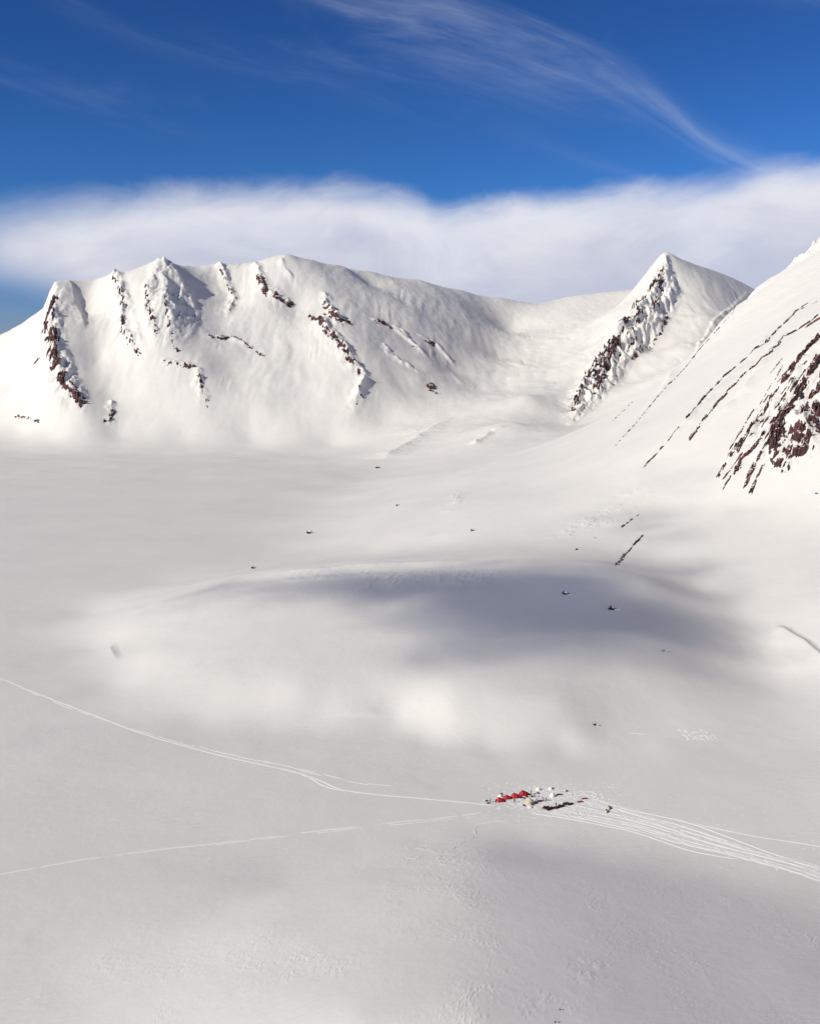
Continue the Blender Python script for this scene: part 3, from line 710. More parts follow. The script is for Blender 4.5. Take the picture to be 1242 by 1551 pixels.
class MB:
    def __init__(s): s.v, s.f = [], []
    def add(s, vs, fs):
        k = len(s.v); s.v += [tuple(p) for p in vs]; s.f += [tuple(i + k for i in f) for f in fs]
    def box(s, c, d, taper=1.0, rz=0.0, ry=0.0):
        M = Matrix.Translation(c) @ Matrix.Rotation(rz, 4, 'Z') @ Matrix.Rotation(ry, 4, 'Y')
        x, y, z = d[0] / 2, d[1] / 2, d[2] / 2; b = min(x, y, z) * .25
        vs = []
        for zz, k in ((-z, 1), (-z + b, 1), (z - b, taper), (z, taper)):
            ins = b if abs(zz) == z else 0
            for sx, sy in ((-1, -1), (1, -1), (1, 1), (-1, 1)): vs.append(M @ Vector((sx * (x * k - ins), sy * (y * k - ins), zz)))
        fs = [(3, 2, 1, 0), (12, 13, 14, 15)]
        for r in range(3):
            for i in range(4): fs.append((r * 4 + i, r * 4 + (i + 1) % 4, r * 4 + 4 + (i + 1) % 4, r * 4 + 4 + i))
        s.add(vs, fs)
    def tube(s, pts, r, n=6):
        pts = [Vector(p) for p in pts]; rs = r if isinstance(r, (list, tuple)) else [r] * len(pts)
        vs, fs = [], []
        for i, p in enumerate(pts):
            t = (pts[min(i + 1, len(pts) - 1)] - pts[max(i - 1, 0)]).normalized()
            a = t.orthogonal().normalized(); b = t.cross(a)
            for k in range(n):
                an = 2 * math.pi * k / n; vs.append(p + (a * math.cos(an) + b * math.sin(an)) * rs[i])
        for i in range(len(pts) - 1):
            for k in range(n): fs.append((i * n + k, i * n + (k + 1) % n, (i + 1) * n + (k + 1) % n, (i + 1) * n + k))
        fs.append(tuple(range(n - 1, -1, -1))); fs.append(tuple((len(pts) - 1) * n + k for k in range(n)))
        s.add(vs, fs)
    def loft(s, rings, caps=True):
        n = len(rings[0]); vs = [p for r in rings for p in r]; fs = []
        for i in range(len(rings) - 1):
            for k in range(n): fs.append((i * n + k, i * n + (k + 1) % n, (i + 1) * n + (k + 1) % n, (i + 1) * n + k))
        if caps: fs.append(tuple(range(n - 1, -1, -1))); fs.append(tuple((len(rings) - 1) * n + k for k in range(n)))
        s.add(vs, fs)
    def sheet(s, g):
        nr, nc = len(g), len(g[0]); vs = [p for r in g for p in r]
        s.add(vs, [(i * nc + j, i * nc + j + 1, (i + 1) * nc + j + 1, (i + 1) * nc + j) for i in range(nr - 1) for j in range(nc - 1)])
    def ball(s, c, r, n=10, m=7, squash=(1, 1, 1), jit=0.0, rnd=None):
        rings = []
        for i in range(m):
            th = math.pi * (.02 + .96 * i / (m - 1)); ring = []
            for k in range(n):
                ph = 2 * math.pi * k / n; q = r * (1 + (rnd.uniform(-jit, jit) if rnd else 0))
                ring.append((c[0] + q * squash[0] * math.sin(th) * math.cos(ph), c[1] + q * squash[1] * math.sin(th) * math.sin(ph), c[2] - q * squash[2] * math.cos(th)))
            rings.append(ring)
        s.loft(rings)
    def build(s, name, m, parent=None, smooth=True):
        me = bpy.data.meshes.new(name); me.from_pydata(s.v, [], s.f); me.update()
        me.polygons.foreach_set('use_smooth', np.full(len(me.polygons), smooth, bool))
        if m: me.materials.append(m)
        o = bpy.data.objects.new(name, me); COL.objects.link(o); o.parent = parent
        return o
def thing(name, label, cat, group=None, kind=None):
    o = bpy.data.objects.new(name, None); COL.objects.link(o); o.empty_display_size = .5
    return tag(o, label, cat, group, kind)
def copy_tree(o, parent=None):
    c = o.copy(); COL.objects.link(c); c.parent = parent
    for ch in list(o.children): copy_tree(ch, c)
    return c
def spot(px, py): return hit(px, py, field=GROUND)
def put(o, px, py, rz=0.0, scale=1.0, sink=0.0):
    p = spot(px, py); o.location = (p[0], p[1], p[2] - sink); o.rotation_euler = (0, 0, rz); o.scale = (scale,) * 3
    return o

# ------------------------------------------------------------------ trodden snow and tracks
def packed_material():
    m, t, b = new_mat('packed_white_snow')
    geo = t.n.new('ShaderNodeNewGeometry')
    n = t.noise(geo.outputs['Position'], .9, 4, .65)
    t.l.new(t.mix(n, (.88, .85, .79, 1), (.95, .925, .87, 1)), b.inputs['Base Color'])
    b.inputs['Roughness'].default_value = .7; b.inputs['Specular IOR Level'].default_value = .25
    bp = t.n.new('ShaderNodeBump'); bp.inputs['Strength'].default_value = .35; bp.inputs['Distance'].default_value = .12
    t.l.new(t.noise(geo.outputs['Position'], 2.2, 4, .6), bp.inputs['Height']); t.l.new(bp.outputs[0], b.inputs['Normal'])
    return m
M_PACKED = packed_material()
def track(name, pts, width, seed, berm=.10, lift=.045, broken=0.0, wob=.6, ruts=1, dashes=0.0):
    """a snowmobile or ski track: packed bed with raised edges; sinks out of sight where it is broken"""
    P = np.array([spot(*p)[:2] for p in pts])
    d = np.sqrt(((P[1:] - P[:-1]) ** 2).sum(1)); S = np.concatenate([[0], np.cumsum(d)])
    n = int(np.clip(S[-1] / 1.1, 8, 900)); q = np.linspace(0, S[-1], n)
    cx, cy = np.interp(q, S, P[:, 0]), np.interp(q, S, P[:, 1])
    w = max(1, int(9 / max(S[-1] / n, .01)))
    ker = np.ones(2 * w + 1) / (2 * w + 1)
    if n > 4 * w: cx = np.convolve(np.pad(cx, w, 'reflect', reflect_type='odd'), ker, 'valid'); cy = np.convolve(np.pad(cy, w, 'reflect', reflect_type='odd'), ker, 'valid')
    tx, ty = np.gradient(cx), np.gradient(cy); L = np.sqrt(tx * tx + ty * ty) + 1e-9; nx, ny = ty / L, -tx / L
    wb = wob * fbm(q / 28., 0 * q + seed, 3, .5, seed); cx, cy = cx + nx * wb, cy + ny * wb
    k = 4 * ruts + 3; tt = np.linspace(-1, 1, k)
    X = cx[:, None] + nx[:, None] * tt * width / 2; Y = cy[:, None] + ny[:, None] * tt * width / 2
    prof = np.where(np.arange(k) % 2 == 1, 1.0, .15); prof[0] = prof[-1] = -1.4
    rough = fbm(X / 1.3, Y / 1.3, 2, .5, seed + 5)
    off = lift + berm * prof * (1 + .5 * rough)
    off -= broken * sstep(fbm(q / 16., 0 * q + seed, 3, .6, seed + 8), -.1, .5)[:, None] * .3
    if dashes: off -= .3 * (np.sin(q * dashes) > .2)[:, None]
    e = sstep(q, 0, 3) * (1 - sstep(q, S[-1] - 3, S[-1])); off += (e[:, None] - 1) * .25
    o = mesh_from_grid(name, X, Y, GROUND(X, Y) + off, None, None, M_PACKED); tag(o, kind='structure')
    return o

T = 'snowmobile_track'
track(T, [(-60, 1002), (0, 1027), (60, 1051), (140, 1082), (200, 1105), (270, 1127), (350, 1148), (440, 1167), (480, 1178), (500, 1190), (520, 1197), (600, 1206), (680, 1213), (752, 1219)], 2.1, 3, broken=.1)
track(T, [(40, 1046), (120, 1078), (200, 1103), (290, 1130), (370, 1148), (440, 1161), (500, 1175), (545, 1186), (600, 1191)], 1.0, 5, broken=.5, berm=.06)
track(T, [(270, 1122), (350, 1143), (430, 1159), (500, 1178), (565, 1190)], .9, 9, broken=.4, berm=.06)
track(T, [(455, 1172), (478, 1182), (496, 1195), (530, 1199)], 1.6, 13, broken=.3)
track(T, [(-60, 1338), (0, 1325), (100, 1306), (200, 1291), (350, 1275), (500, 1256), (600, 1246), (680, 1238), (735, 1230)], 1.5, 15, broken=.35, berm=.07)
track(T, [(320, 1281), (420, 1268), (520, 1257), (640, 1245), (720, 1237)], .9, 17, broken=.5, berm=.05)
# the fan of tracks leaving the camp to the right
UP = [(888, 1207), (930, 1219), (975, 1232), (1040, 1252), (1110, 1276), (1180, 1298), (1290, 1325)]
LO = [(812, 1232), (860, 1238), (915, 1246), (975, 1261), (1040, 1282), (1120, 1298), (1290, 1352)]
rt = random.Random(5)
for i in range(15):
    f = (i + .5) / 15 + rt.uniform(-.03, .03)
    k0 = 0 if i % 3 else rt.choice((0, 0, 1))
    pts = [(a[0] + (b[0] - a[0]) * f + rt.uniform(-3, 3), a[1] + (b[1] - a[1]) * f + rt.uniform(-1.6, 1.6)) for a, b in zip(UP, LO)][k0:]
    track(T, pts, rt.choice((1.6, 2.0, 2.6)), 40 + i, berm=rt.uniform(.08, .14), broken=rt.choice((0, .2, .4)), wob=1.2)
track(T, [(905, 1212), (960, 1228), (1010, 1238), (1050, 1248), (1110, 1270), (1180, 1297), (1280, 1322)], 1.6, 61)
track(T, [(930, 1218), (985, 1234), (1040, 1244), (1090, 1256), (1150, 1268), (1242, 1282), (1300, 1290)], 1.3, 62, broken=.15)
track(T, [(800, 1231), (840, 1236), (900, 1247), (960, 1259), (1010, 1277), (1060, 1293), (1120, 1301)], 1.6, 63)
# turning loops beside the camp
track(T, [(835, 1201), (848, 1197), (860, 1197), (866, 1203), (862, 1209)], .8, 71, wob=.1)
track(T, [(866, 1202), (880, 1199), (898, 1199), (905, 1204), (900, 1210), (930, 1219)], .8, 72, wob=.1)
track(T, [(862, 1207), (885, 1203), (900, 1206), (912, 1212)], .7, 73, wob=.1)
for i, (x0, y0) in enumerate(((858, 1236), (866, 1235), (874, 1234), (884, 1234))):
    track(T, [(x0, y0 - 6), (x0 - 2 + i, y0 - 2), (x0 + 4, y0 + 3), (x0 + 14, y0 + 5), (x0 + 34, y0 + 8)], .6, 74 + i, wob=.05, berm=.13)
track(T, [(805, 1226), (812, 1232), (830, 1236), (850, 1238)], .7, 81, wob=.1)
# ski and foot tracks
track('ski_track', [(722, 1266), (719, 1258), (722, 1250), (730, 1247), (752, 1244), (770, 1243)], .7, 91, broken=.2, wob=.3)
track('ski_track', [(722, 1266), (700, 1277), (682, 1288)], .6, 92, broken=.6, wob=.4)
for i, (a, b) in enumerate((((915, 1190), (931, 1194)), ((938, 1178), (953, 1176)), ((942, 1181), (952, 1179)), ((966, 1167), (974, 1169)), ((936, 1176), (944, 1175)), ((950, 1110), (984, 1112)))):
    track('ski_track', [a, ((a[0] + b[0]) / 2, (a[1] + b[1]) / 2 + .4), b], .8, 93 + i, wob=.2)

def trodden(name, poly, seed, lift, amp, feather):
    """snow churned up around the tents: a low lumpy sheet whose ragged edge dips under the crust"""
    W_ = np.array([spot(*p)[:2] for p in poly]); c0, c1 = W_.min(0) - 4, W_.max(0) + 4
    nx, ny = int((c1[0] - c0[0]) / .5), int((c1[1] - c0[1]) / .8)
    X, Y = np.meshgrid(np.linspace(c0[0], c1[0], nx), np.linspace(c0[1], c1[1], ny))
    ins = np.zeros(X.shape, bool); dist = np.full(X.shape, 1e9); V = np.vstack([W_, W_[:1]])
    for k in range(len(W_)):
        a, b = V[k], V[k + 1]
        ins ^= ((a[1] > Y) != (b[1] > Y)) & (X < (b[0] - a[0]) * (Y - a[1]) / (b[1] - a[1] + 1e-12) + a[0])
        d = b - a; t = np.clip(((X - a[0]) * d[0] + (Y - a[1]) * d[1]) / (d @ d), 0, 1)
        dist = np.minimum(dist, np.hypot(X - a[0] - t * d[0], Y - a[1] - t * d[1]))
    e = np.clip(np.where(ins, dist, -dist) / feather, -1, 1)
    off = lift * e + amp * fbm(X / 2.2, Y / 2.2, 4, .62, seed) - .02
    keep = np.maximum.reduce([off[:-1, :-1], off[1:, :-1], off[:-1, 1:], off[1:, 1:]]) > -.02
    o = mesh_from_grid(name, X, Y, GROUND(X, Y) + off, keep, None, M_PACKED); tag(o, kind='structure')
trodden('trodden_snow', [(738, 1214), (760, 1206), (790, 1196), (812, 1190), (845, 1194), (872, 1198), (905, 1203), (935, 1220), (960, 1236), (930, 1240), (890, 1236), (850, 1234), (815, 1229), (790, 1224), (760, 1219)], 7, .05, .15, 4.0)
trodden('churned_snow', [(860, 1214), (900, 1211), (975, 1234), (1040, 1254), (1110, 1278), (1180, 1300), (1280, 1326), (1280, 1346), (1120, 1297), (1040, 1280), (975, 1259), (915, 1244), (850, 1234)], 27, .045, .085, 3.0)
trodden('trodden_snow', [(1042, 1113), (1052, 1109), (1070, 1110), (1068, 1116), (1056, 1118)], 19, .02, .28, 4.0)

# ------------------------------------------------------------------ tents
def make_dome_tent():
    """red expedition tent: ridge highest near the front, long low tail"""
    root = thing('dome_tent', 'x', 'tent', 'red tents pitched in a row')
    Lh, Wd, Ht = 4.1, 2.5, 1.75
    def prof(s):                       # s 0..1 front to tail: height, half width
        h = Ht * (math.sin(math.pi * min(s / .62, 1) * .5) ** .55 if s < .31 else 1.0) if s < .31 else Ht * (1 - .78 * ((s - .31) / .69) ** 1.55)
        w = Wd / 2 * (math.sin(math.pi * (.10 + .80 * s)) ** .55) * (1 - .25 * s)
        return h * (.12 + .88 * min(1, s / .18)), w
    def ring(s, k=1.0, n=15):
        h, w = prof(s); x = (s - .45) * Lh
        return [(x, w * k * math.cos(math.pi * i / (n - 1)), max(0.0, h * k * math.sin(math.pi * i / (n - 1)) ** .8)) for i in range(n)]
    m = MB(); m.sheet([ring(s) for s in np.linspace(0.0, 1.0, 19)]); can = m.build('canopy', M_RED, root)
    m = MB(); m.sheet([[(p[0], p[1] * 1.004, p[2] + .006) for p in ring(s, 1.004)] for s in np.linspace(.72, 1.0, 6)]); m.build('vestibule', M_REDK, root)
    for s_ in (.16, .34, .55, .78):
        m = MB(); m.tube([(p[0], p[1] * 1.01, p[2] * 1.01 + .012) for p in ring(s_, 1.005)], .016, 5); m.build('pole', M_METAL, root)
    m = MB()
    g = []
    for s_ in np.linspace(.03, .15, 5):
        r_ = ring(s_, 1.01); g.append([(p[0] - .01, p[1] * .6, p[2] + .01) for p in r_[2:13]])
    m.sheet(g); d = m.build('door', M_REDK, root)
    m = MB(); m.tube([(g[0][5][0] - .02, 0, .1), (g[4][5][0] - .02, 0, g[4][5][2])], .012, 4); m.build('zip', M_BLACK, d)
    for sx, sy in ((.16, 1), (.16, -1), (.55, 1), (.55, -1), (.34, 1), (.34, -1)):
        r_ = ring(sx); p = r_[4] if sy > 0 else r_[10]
        m = MB(); m.tube([p, (p[0] + (-.25 if sx < .3 else .15), sy * (Wd / 2 + .75), .01)], .012, 4); m.build('guy_line', M_ROPE, root)
    m = MB(); m.sheet([[(q[0] * 1.06, q[1] * 1.05, .06), (q[0] * 1.07, q[1] * 1.09, .02)] for q in [ring(s)[0] for s in np.linspace(0, 1, 14)] + [ring(s)[-1] for s in np.linspace(1, 0, 14)]]); m.build('snow_skirt', M_WHITEBOX, root)
    return root
TENTS = [((756.5, 1213.6), 'nearest of four red tents, left end of the row', -.22, 1.15), ((767.5, 1210.0), 'second red tent from the left end of the row', .14, 1.15), ((779.5, 1208.0), 'third red tent from the left end of the row', -.10, 1.32), ((792.5, 1204.2), 'farthest and rightmost red tent in the row', .12, 1.38)]
tent0 = make_dome_tent()
for i, ((px, py), lb, rz, sc_) in enumerate(TENTS):
    o = tent0 if i == 0 else copy_tree(tent0)
    o['label'] = lb; put(o, px, py, rz, sc_)

def make_bell_tent():
    root = thing('bell_tent', 'cream canvas bell tent standing below the red tents', 'tent')
    n, r, hw, ht = 12, 2.0, 1.35, 3.0
    def rg(rad, z, tw=0): return [(rad * math.cos(2 * math.pi * (k + tw) / n), rad * math.sin(2 * math.pi * (k + tw) / n), z) for k in range(n)]
    m = MB(); m.loft([rg(r * 1.04, 0), rg(r * 1.01, .5), rg(r * .96, hw)], False); m.build('wall', M_CREAM, root, False)
    m = MB(); m.loft([rg(r * 1.03, hw - .06), rg(r * .97, hw + .02), rg(r * .62, hw + .62), rg(r * .28, hw + 1.18), rg(.09, ht)], True); rf = m.build('roof', M_CREAM, root, False)
    m = MB(); m.loft([rg(.14, ht - .04), rg(.10, ht + .10), rg(.02, ht + .14)], True); m.build('roof_cap', M_CANVAS_D, rf)
    m = MB(); m.sheet([[(r * 1.045 * math.cos(a), r * 1.045 * math.sin(a), z) for a in np.linspace(R(-78), R(-48), 5)] for z in (.03, .6, 1.2)]); m.build('door', M_CANVAS_D, root)
    for k in range(n):
        a = 2 * math.pi * k / n
        m = MB(); m.tube([(r * 1.02 * math.cos(a), r * 1.02 * math.sin(a), hw), ((r + 1.3) * math.cos(a), (r + 1.3) * math.sin(a), .02)], .012, 4); m.build('guy_line', M_ROPE, root)
    return root
put(make_bell_tent(), 801.5, 1217.0, R(10), 1.0)

# ------------------------------------------------------------------ people
def make_person(kind):
    """one skinned body; kind 0 stands, 1 strides, 2 bends forward"""
    lean = {0: .0, 1: .06, 2: .5}[kind]; st = {0: .10, 1: .34, 2: .16}[kind]
    J = {'pel': (0, 0, .98), 'bel': (lean * .25, 0, 1.14), 'che': (lean * .7, 0, 1.36), 'nek': (lean * 1.0, 0, 1.52), 'hd0': (lean * 1.12 + .02, 0, 1.60), 'hd1': (lean * 1.2 + .02, 0, 1.74)}
    E = [('pel', 'bel'), ('bel', 'che'), ('che', 'nek'), ('nek', 'hd0'), ('hd0', 'hd1')]
    Rr = {'pel': (.17, .15), 'bel': (.17, .14), 'che': (.20, .15), 'nek': (.075, .075), 'hd0': (.11, .11), 'hd1': (.105, .11)}
    for sd, sg in (('l', 1), ('r', -1)):
        f = st * sg
        J.update({'hip' + sd: (0, .10 * sg, .92), 'kne' + sd: (f * .55 + .05, .12 * sg, .50), 'ank' + sd: (f, .13 * sg, .10), 'toe' + sd: (f + .20, .14 * sg, .05),
                  'sho' + sd: (lean * .8, .20 * sg, 1.43), 'elb' + sd: (lean * .9 - f * .5 + .02, .30 * sg, 1.16), 'wri' + sd: (lean * 1.2 - f * .6 + .14, .30 * sg, .94), 'han' + sd: (lean * 1.25 - f * .62 + .20, .29 * sg, .85), 'thu' + sd: (lean * 1.25 - f * .6 + .24, .25 * sg, .90)})
        E += [('pel', 'hip' + sd), ('hip' + sd, 'kne' + sd), ('kne' + sd, 'ank' + sd), ('ank' + sd, 'toe' + sd), ('che', 'sho' + sd), ('sho' + sd, 'elb' + sd), ('elb' + sd, 'wri' + sd), ('wri' + sd, 'han' + sd), ('wri' + sd, 'thu' + sd)]
        Rr.update({'hip' + sd: (.13, .13), 'kne' + sd: (.09, .09), 'ank' + sd: (.075, .075), 'toe' + sd: (.06, .05), 'sho' + sd: (.10, .10), 'elb' + sd: (.075, .075), 'wri' + sd: (.055, .055), 'han' + sd: (.06, .045), 'thu' + sd: (.025, .025)})
    names = list(J); idx = {n: i for i, n in enumerate(names)}
    me = bpy.data.meshes.new('skeleton'); me.from_pydata([J[n] for n in names], [(idx[a], idx[b]) for a, b in E], [])
    ob = bpy.data.objects.new('skeleton', me); COL.objects.link(ob)
    sk = ob.modifiers.new('Skin', 'SKIN'); sk.use_smooth_shade = True
    for n in names: me.skin_vertices[0].data[idx[n]].radius = Rr[n]
    me.skin_vertices[0].data[idx['pel']].use_root = True
    sb = ob.modifiers.new('Sub', 'SUBSURF'); sb.levels = 1; sb.render_levels = 1
    dg = bpy.context.evaluated_depsgraph_get(); dg.update()
    out = bpy.data.meshes.new_from_object(ob.evaluated_get(dg))
    bpy.data.objects.remove(ob)
    return out, J
PEOPLE_MESH = [make_person(k) for k in range(3)]
def person(px, py, kind, label, jacket, rz, hood):
    src, J = PEOPLE_MESH[kind]
    me = src.copy(); me.name = 'person'
    for m_ in (jacket, M_TROUS, M_BLACK, M_SKIN): me.materials.append(m_)
    hd = Vector(J['hd0'])
    for p in me.polygons:
        c = p.center
        if (c - Vector(J['hd1'])).length < .16 or c.z > J['hd0'][2] - .02: p.material_index = 3 if c.x > hd.x + .03 else 0
        elif c.z < .16: p.material_index = 2
        elif c.z < .98 and abs(c.y) < .235: p.material_index = 1
        elif min((c - Vector(J['han' + s_])).length for s_ in 'lr') < .11: p.material_index = 2
        else: p.material_index = 0
    o = bpy.data.objects.new('person', me); COL.objects.link(o)
    tag(o, label, 'person')
    m = MB(); h1 = J['hd1']
    m.ball((h1[0] - .015, 0, h1[2] + .0), .135, 12, 8, (1.0, .95, 1.08)); m.v = [v if v[0] < h1[0] + .05 else (h1[0] + .05, v[1] * .9, v[2]) for v in m.v]; m.build('hood', hood, o)
    m = MB(); m.sheet([[(h1[0] + .125 - .05 * abs(y) / .08, y, h1[2] + z) for y in np.linspace(-.09, .09, 7)] for z in (-.04, .0, .035)]); m.build('goggles', M_GLASS, o)
    put(o, px, py, rz, 1.15)
    return o
person(742.5, 1215.5, 0, 'person in dark clothes standing left of the nearest red tent', M_JKBLK, R(160), M_JKBLK)
person(750.8, 1216.6, 1, 'person in dark red jacket at the door of the nearest red tent', M_JKRED, R(20), M_JKBLK)
person(779.0, 1215.8, 0, 'person in navy clothes standing in front of the middle red tents', M_NAVY, R(250), M_NAVY)
person(804.6, 1203.6, 0, 'person in black standing beside the farthest red tent', M_JKBLK, R(200), M_JKBLK)
person(809.2, 1207.8, 1, 'person in dark red standing behind the bell tent', M_JKRED, R(0), M_JKRED)
person(811.0, 1215.5, 2, 'person in navy bending beside the bell tent', M_NAVY, R(-10), M_NAVY)
person(823.2, 1213.0, 2, 'person in dark red bending by the gear sled', M_JKRED, R(170), M_JKBLK)
person(826.6, 1213.6, 0, 'person in black standing at the right end of the gear sled', M_JKBLK, R(180), M_JKBLK)
person(841.8, 1221.6, 0, 'person in black standing among the parked maroon snowmobiles', M_JKBLK, R(210), M_JKBLK)

# ------------------------------------------------------------------ snowmobiles, sleds, gear
def make_snowmobile(hood, group):
    root = thing('snowmobile', 'x', 'snowmobile', group)
    m = MB()                                                     # belly pan and hood, nose to +x
    def sec(x, w, z0, z1): return [(x, w, z0), (x, w, (z0 + z1) / 2), (x, w * .62, z1), (x, -w * .62, z1), (x, -w, (z0 + z1) / 2), (x, -w, z0), (x, -w * .6, z0 - .06), (x, w * .6, z0 - .06)]
    m.loft([sec(1.42, .16, .42, .52), sec(1.28, .34, .34, .68), sec(.95, .44, .30, .86), sec(.55, .42, .30, .98), (sec(.25, .36, .32, .92))]); hd = m.build('hood', hood, root)
    for sy in (-1, 1):
        m = MB(); m.ball((1.24, .15 * sy, .62), .085, 8, 6, (.7, 1.2, .7)); m.build('headlight', M_LAMP, hd)
    m = MB(); m.loft([[(x, y * k, z) for y, z in ((.30, .95), (.22, 1.18), (0, 1.30), (-.22, 1.18), (-.30, .95))] for x, k in ((.62, 1.0), (.66, 1.0))]); m.v = [(v[0] - (v[2] - .95) * .55, v[1], v[2]) for v in m.v]; m.build('windshield', M_GLASS, root)
    m = MB(); m.loft([[(x, w, z), (x, w * .7, z + .22), (x, -w * .7, z + .22), (x, -w, z)] for x, w, z in ((.3, .17, .62), (-.2, .20, .60), (-.8, .21, .62), (-1.15, .18, .66))]); m.build('seat', M_DARK, root)
    m = MB(); m.box((-.62, 0, .50), (1.75, .46, .16)); m.build('tunnel', M_DARK, root)
    m = MB()                                                     # drive track: a flat loop
    loop = [(.2, .44), (.05, .12), (-.15, .0), (-1.25, .0), (-1.45, .12), (-1.42, .32), (-1.25, .42)]
    m.loft([[(x, y, z) for x, z in loop] for y in (-.19, .19)]); tr = m.build('drive_track', M_BLACK, root, False)
    for k in range(9):
        m = MB(); m.box((-.2 - k * .13, 0, -.005), (.03, .40, .05)); m.build('lug', M_BLACK, tr)
    for sy in (-1, 1):
        m = MB(); m.loft([[(x, sy * .50 + .065, z), (x, sy * .50 + .04, z + .05), (x, sy * .50 - .04, z + .05), (x, sy * .50 - .065, z)] for x, z in ((.45, .0), (.9, .0), (1.3, .01), (1.5, .09), (1.6, .22))]); sk = m.build('ski', M_DARK, root)
        m = MB(); m.tube([(.98, sy * .50, .04), (.9, sy * .36, .45)], .035, 6); m.tube([(1.05, sy * .36, .40), (.95, sy * .50, .16)], .02, 5); m.build('ski_strut', M_METAL, sk)
        m = MB(); m.box((-.35, sy * .32, .33), (1.2, .16, .04)); m.build('running_board', M_DARK, root)
    m = MB(); m.tube([(.30, -.42, 1.06), (.38, -.2, 1.10), (.42, 0, 1.08), (.38, .2, 1.10), (.30, .42, 1.06)], .022, 6); m.tube([(.42, 0, 1.08), (.5, 0, .9)], .03, 6); m.build('handlebar', M_BLACK, root)
    m = MB(); m.tube([(-1.15, -.2, .6), (-1.42, -.2, .86), (-1.42, .2, .86), (-1.15, .2, .6)], .02, 5); m.build('rear_rack', M_METAL, root)
    return root
snow0 = make_snowmobile(M_MAROON, 'maroon snowmobiles parked in line')
MOBILES = [((826.5, 1224.6), 'leftmost maroon snowmobile in the parked line', R(205), 1.25), ((831.2, 1226.8), 'second maroon snowmobile from the left in the parked line', R(215), 1.25), ((836.6, 1225.4), 'third maroon snowmobile from the left in the parked line', R(200), 1.25),
           ((843.8, 1224.6), 'fourth maroon snowmobile in the line, beside the person in black', R(212), 1.25), ((849.5, 1222.4), 'rightmost maroon snowmobile of the long parked line', R(195), 1.25),
           ((855.8, 1219.0), 'maroon snowmobile at the left of the parked pair', R(220), 1.25), ((863.0, 1219.4), 'maroon snowmobile at the right of the parked pair', R(200), 1.25)]
for i, ((px, py), lb, rz, sc_) in enumerate(MOBILES):
    o = snow0 if i == 0 else copy_tree(snow0)
    o['label'] = lb; put(o, px, py, rz, sc_)
cream0 = make_snowmobile(M_HOODC, 'cream snowmobiles parked on the packed tracks')
for i, ((px, py), lb, rz) in enumerate((((917.8, 1230.0), 'nearer cream and black snowmobile on the packed tracks', R(258)), ((922.0, 1225.0), 'farther cream and black snowmobile on the packed tracks', R(250)))):
    o = cream0 if i == 0 else copy_tree(cream0)
    o['label'] = lb; put(o, px, py, rz, 1.22)

def make_sled(cargo):
    root = thing('cargo_sled', 'x', 'sled', 'cargo sleds around the camp')
    m = MB()
    rings = []
    for x, z in ((-1.3, .05), (-1.1, .0), (.9, .0), (1.2, .10), (1.4, .32)):
        rings.append([(x, .42, z + .30), (x, .36, z), (x, -.36, z), (x, -.42, z + .30), (x, -.38, z + .30), (x, -.32, z + .05), (x, .32, z + .05), (x, .38, z + .30)])
    m.loft(rings); m.build('hull', M_REDK, root)
    for sy in (-1, 1):
        m = MB(); m.box((-.1, sy * .30, -.02), (2.2, .06, .06)); m.build('runner', M_METAL, root)
    rr = random.Random(cargo)
    for k in range(3):
        m = MB(); m.ball((-.8 + k * .72, 0, .38 + rr.uniform(0, .10)), .36, 12, 8, (1.05, .95, .85), .06, rr); m.build('load_bag', (M_DARK, M_REDK, M_NAVY)[k] if cargo % 2 else M_REDK, root)
    for k in range(2):
        m = MB(); m.tube([(-.45 + k * .75, .42, .3), (-.45 + k * .75, .25, .68), (-.45 + k * .75, -.25, .68), (-.45 + k * .75, -.42, .3)], .02, 5); m.build('strap', M_BLACK, root)
    m = MB(); m.tube([(1.4, .3, .4), (2.3, .05, .25), (2.3, -.05, .25), (1.4, -.3, .4)], .018, 5); m.build('tow_bar', M_METAL, root)
    return root
for i, (px, py, lb, rz) in enumerate(((817.5, 1213.8, 'red cargo sled between the bell tent and two people', R(8)), (878.2, 1215.2, 'nearer red cargo sled right of the parked pair of snowmobiles', R(15)), (885.0, 1210.4, 'farther red cargo sled right of the parked pair of snowmobiles', R(5)), (846.6, 1204.2, 'dark cargo sled beside the snow piles', R(4)))):
    o = make_sled(2 * i + (1 if i in (0, 3) else 0)); o['label'] = lb; put(o, px, py, rz, 1.0, -.02)

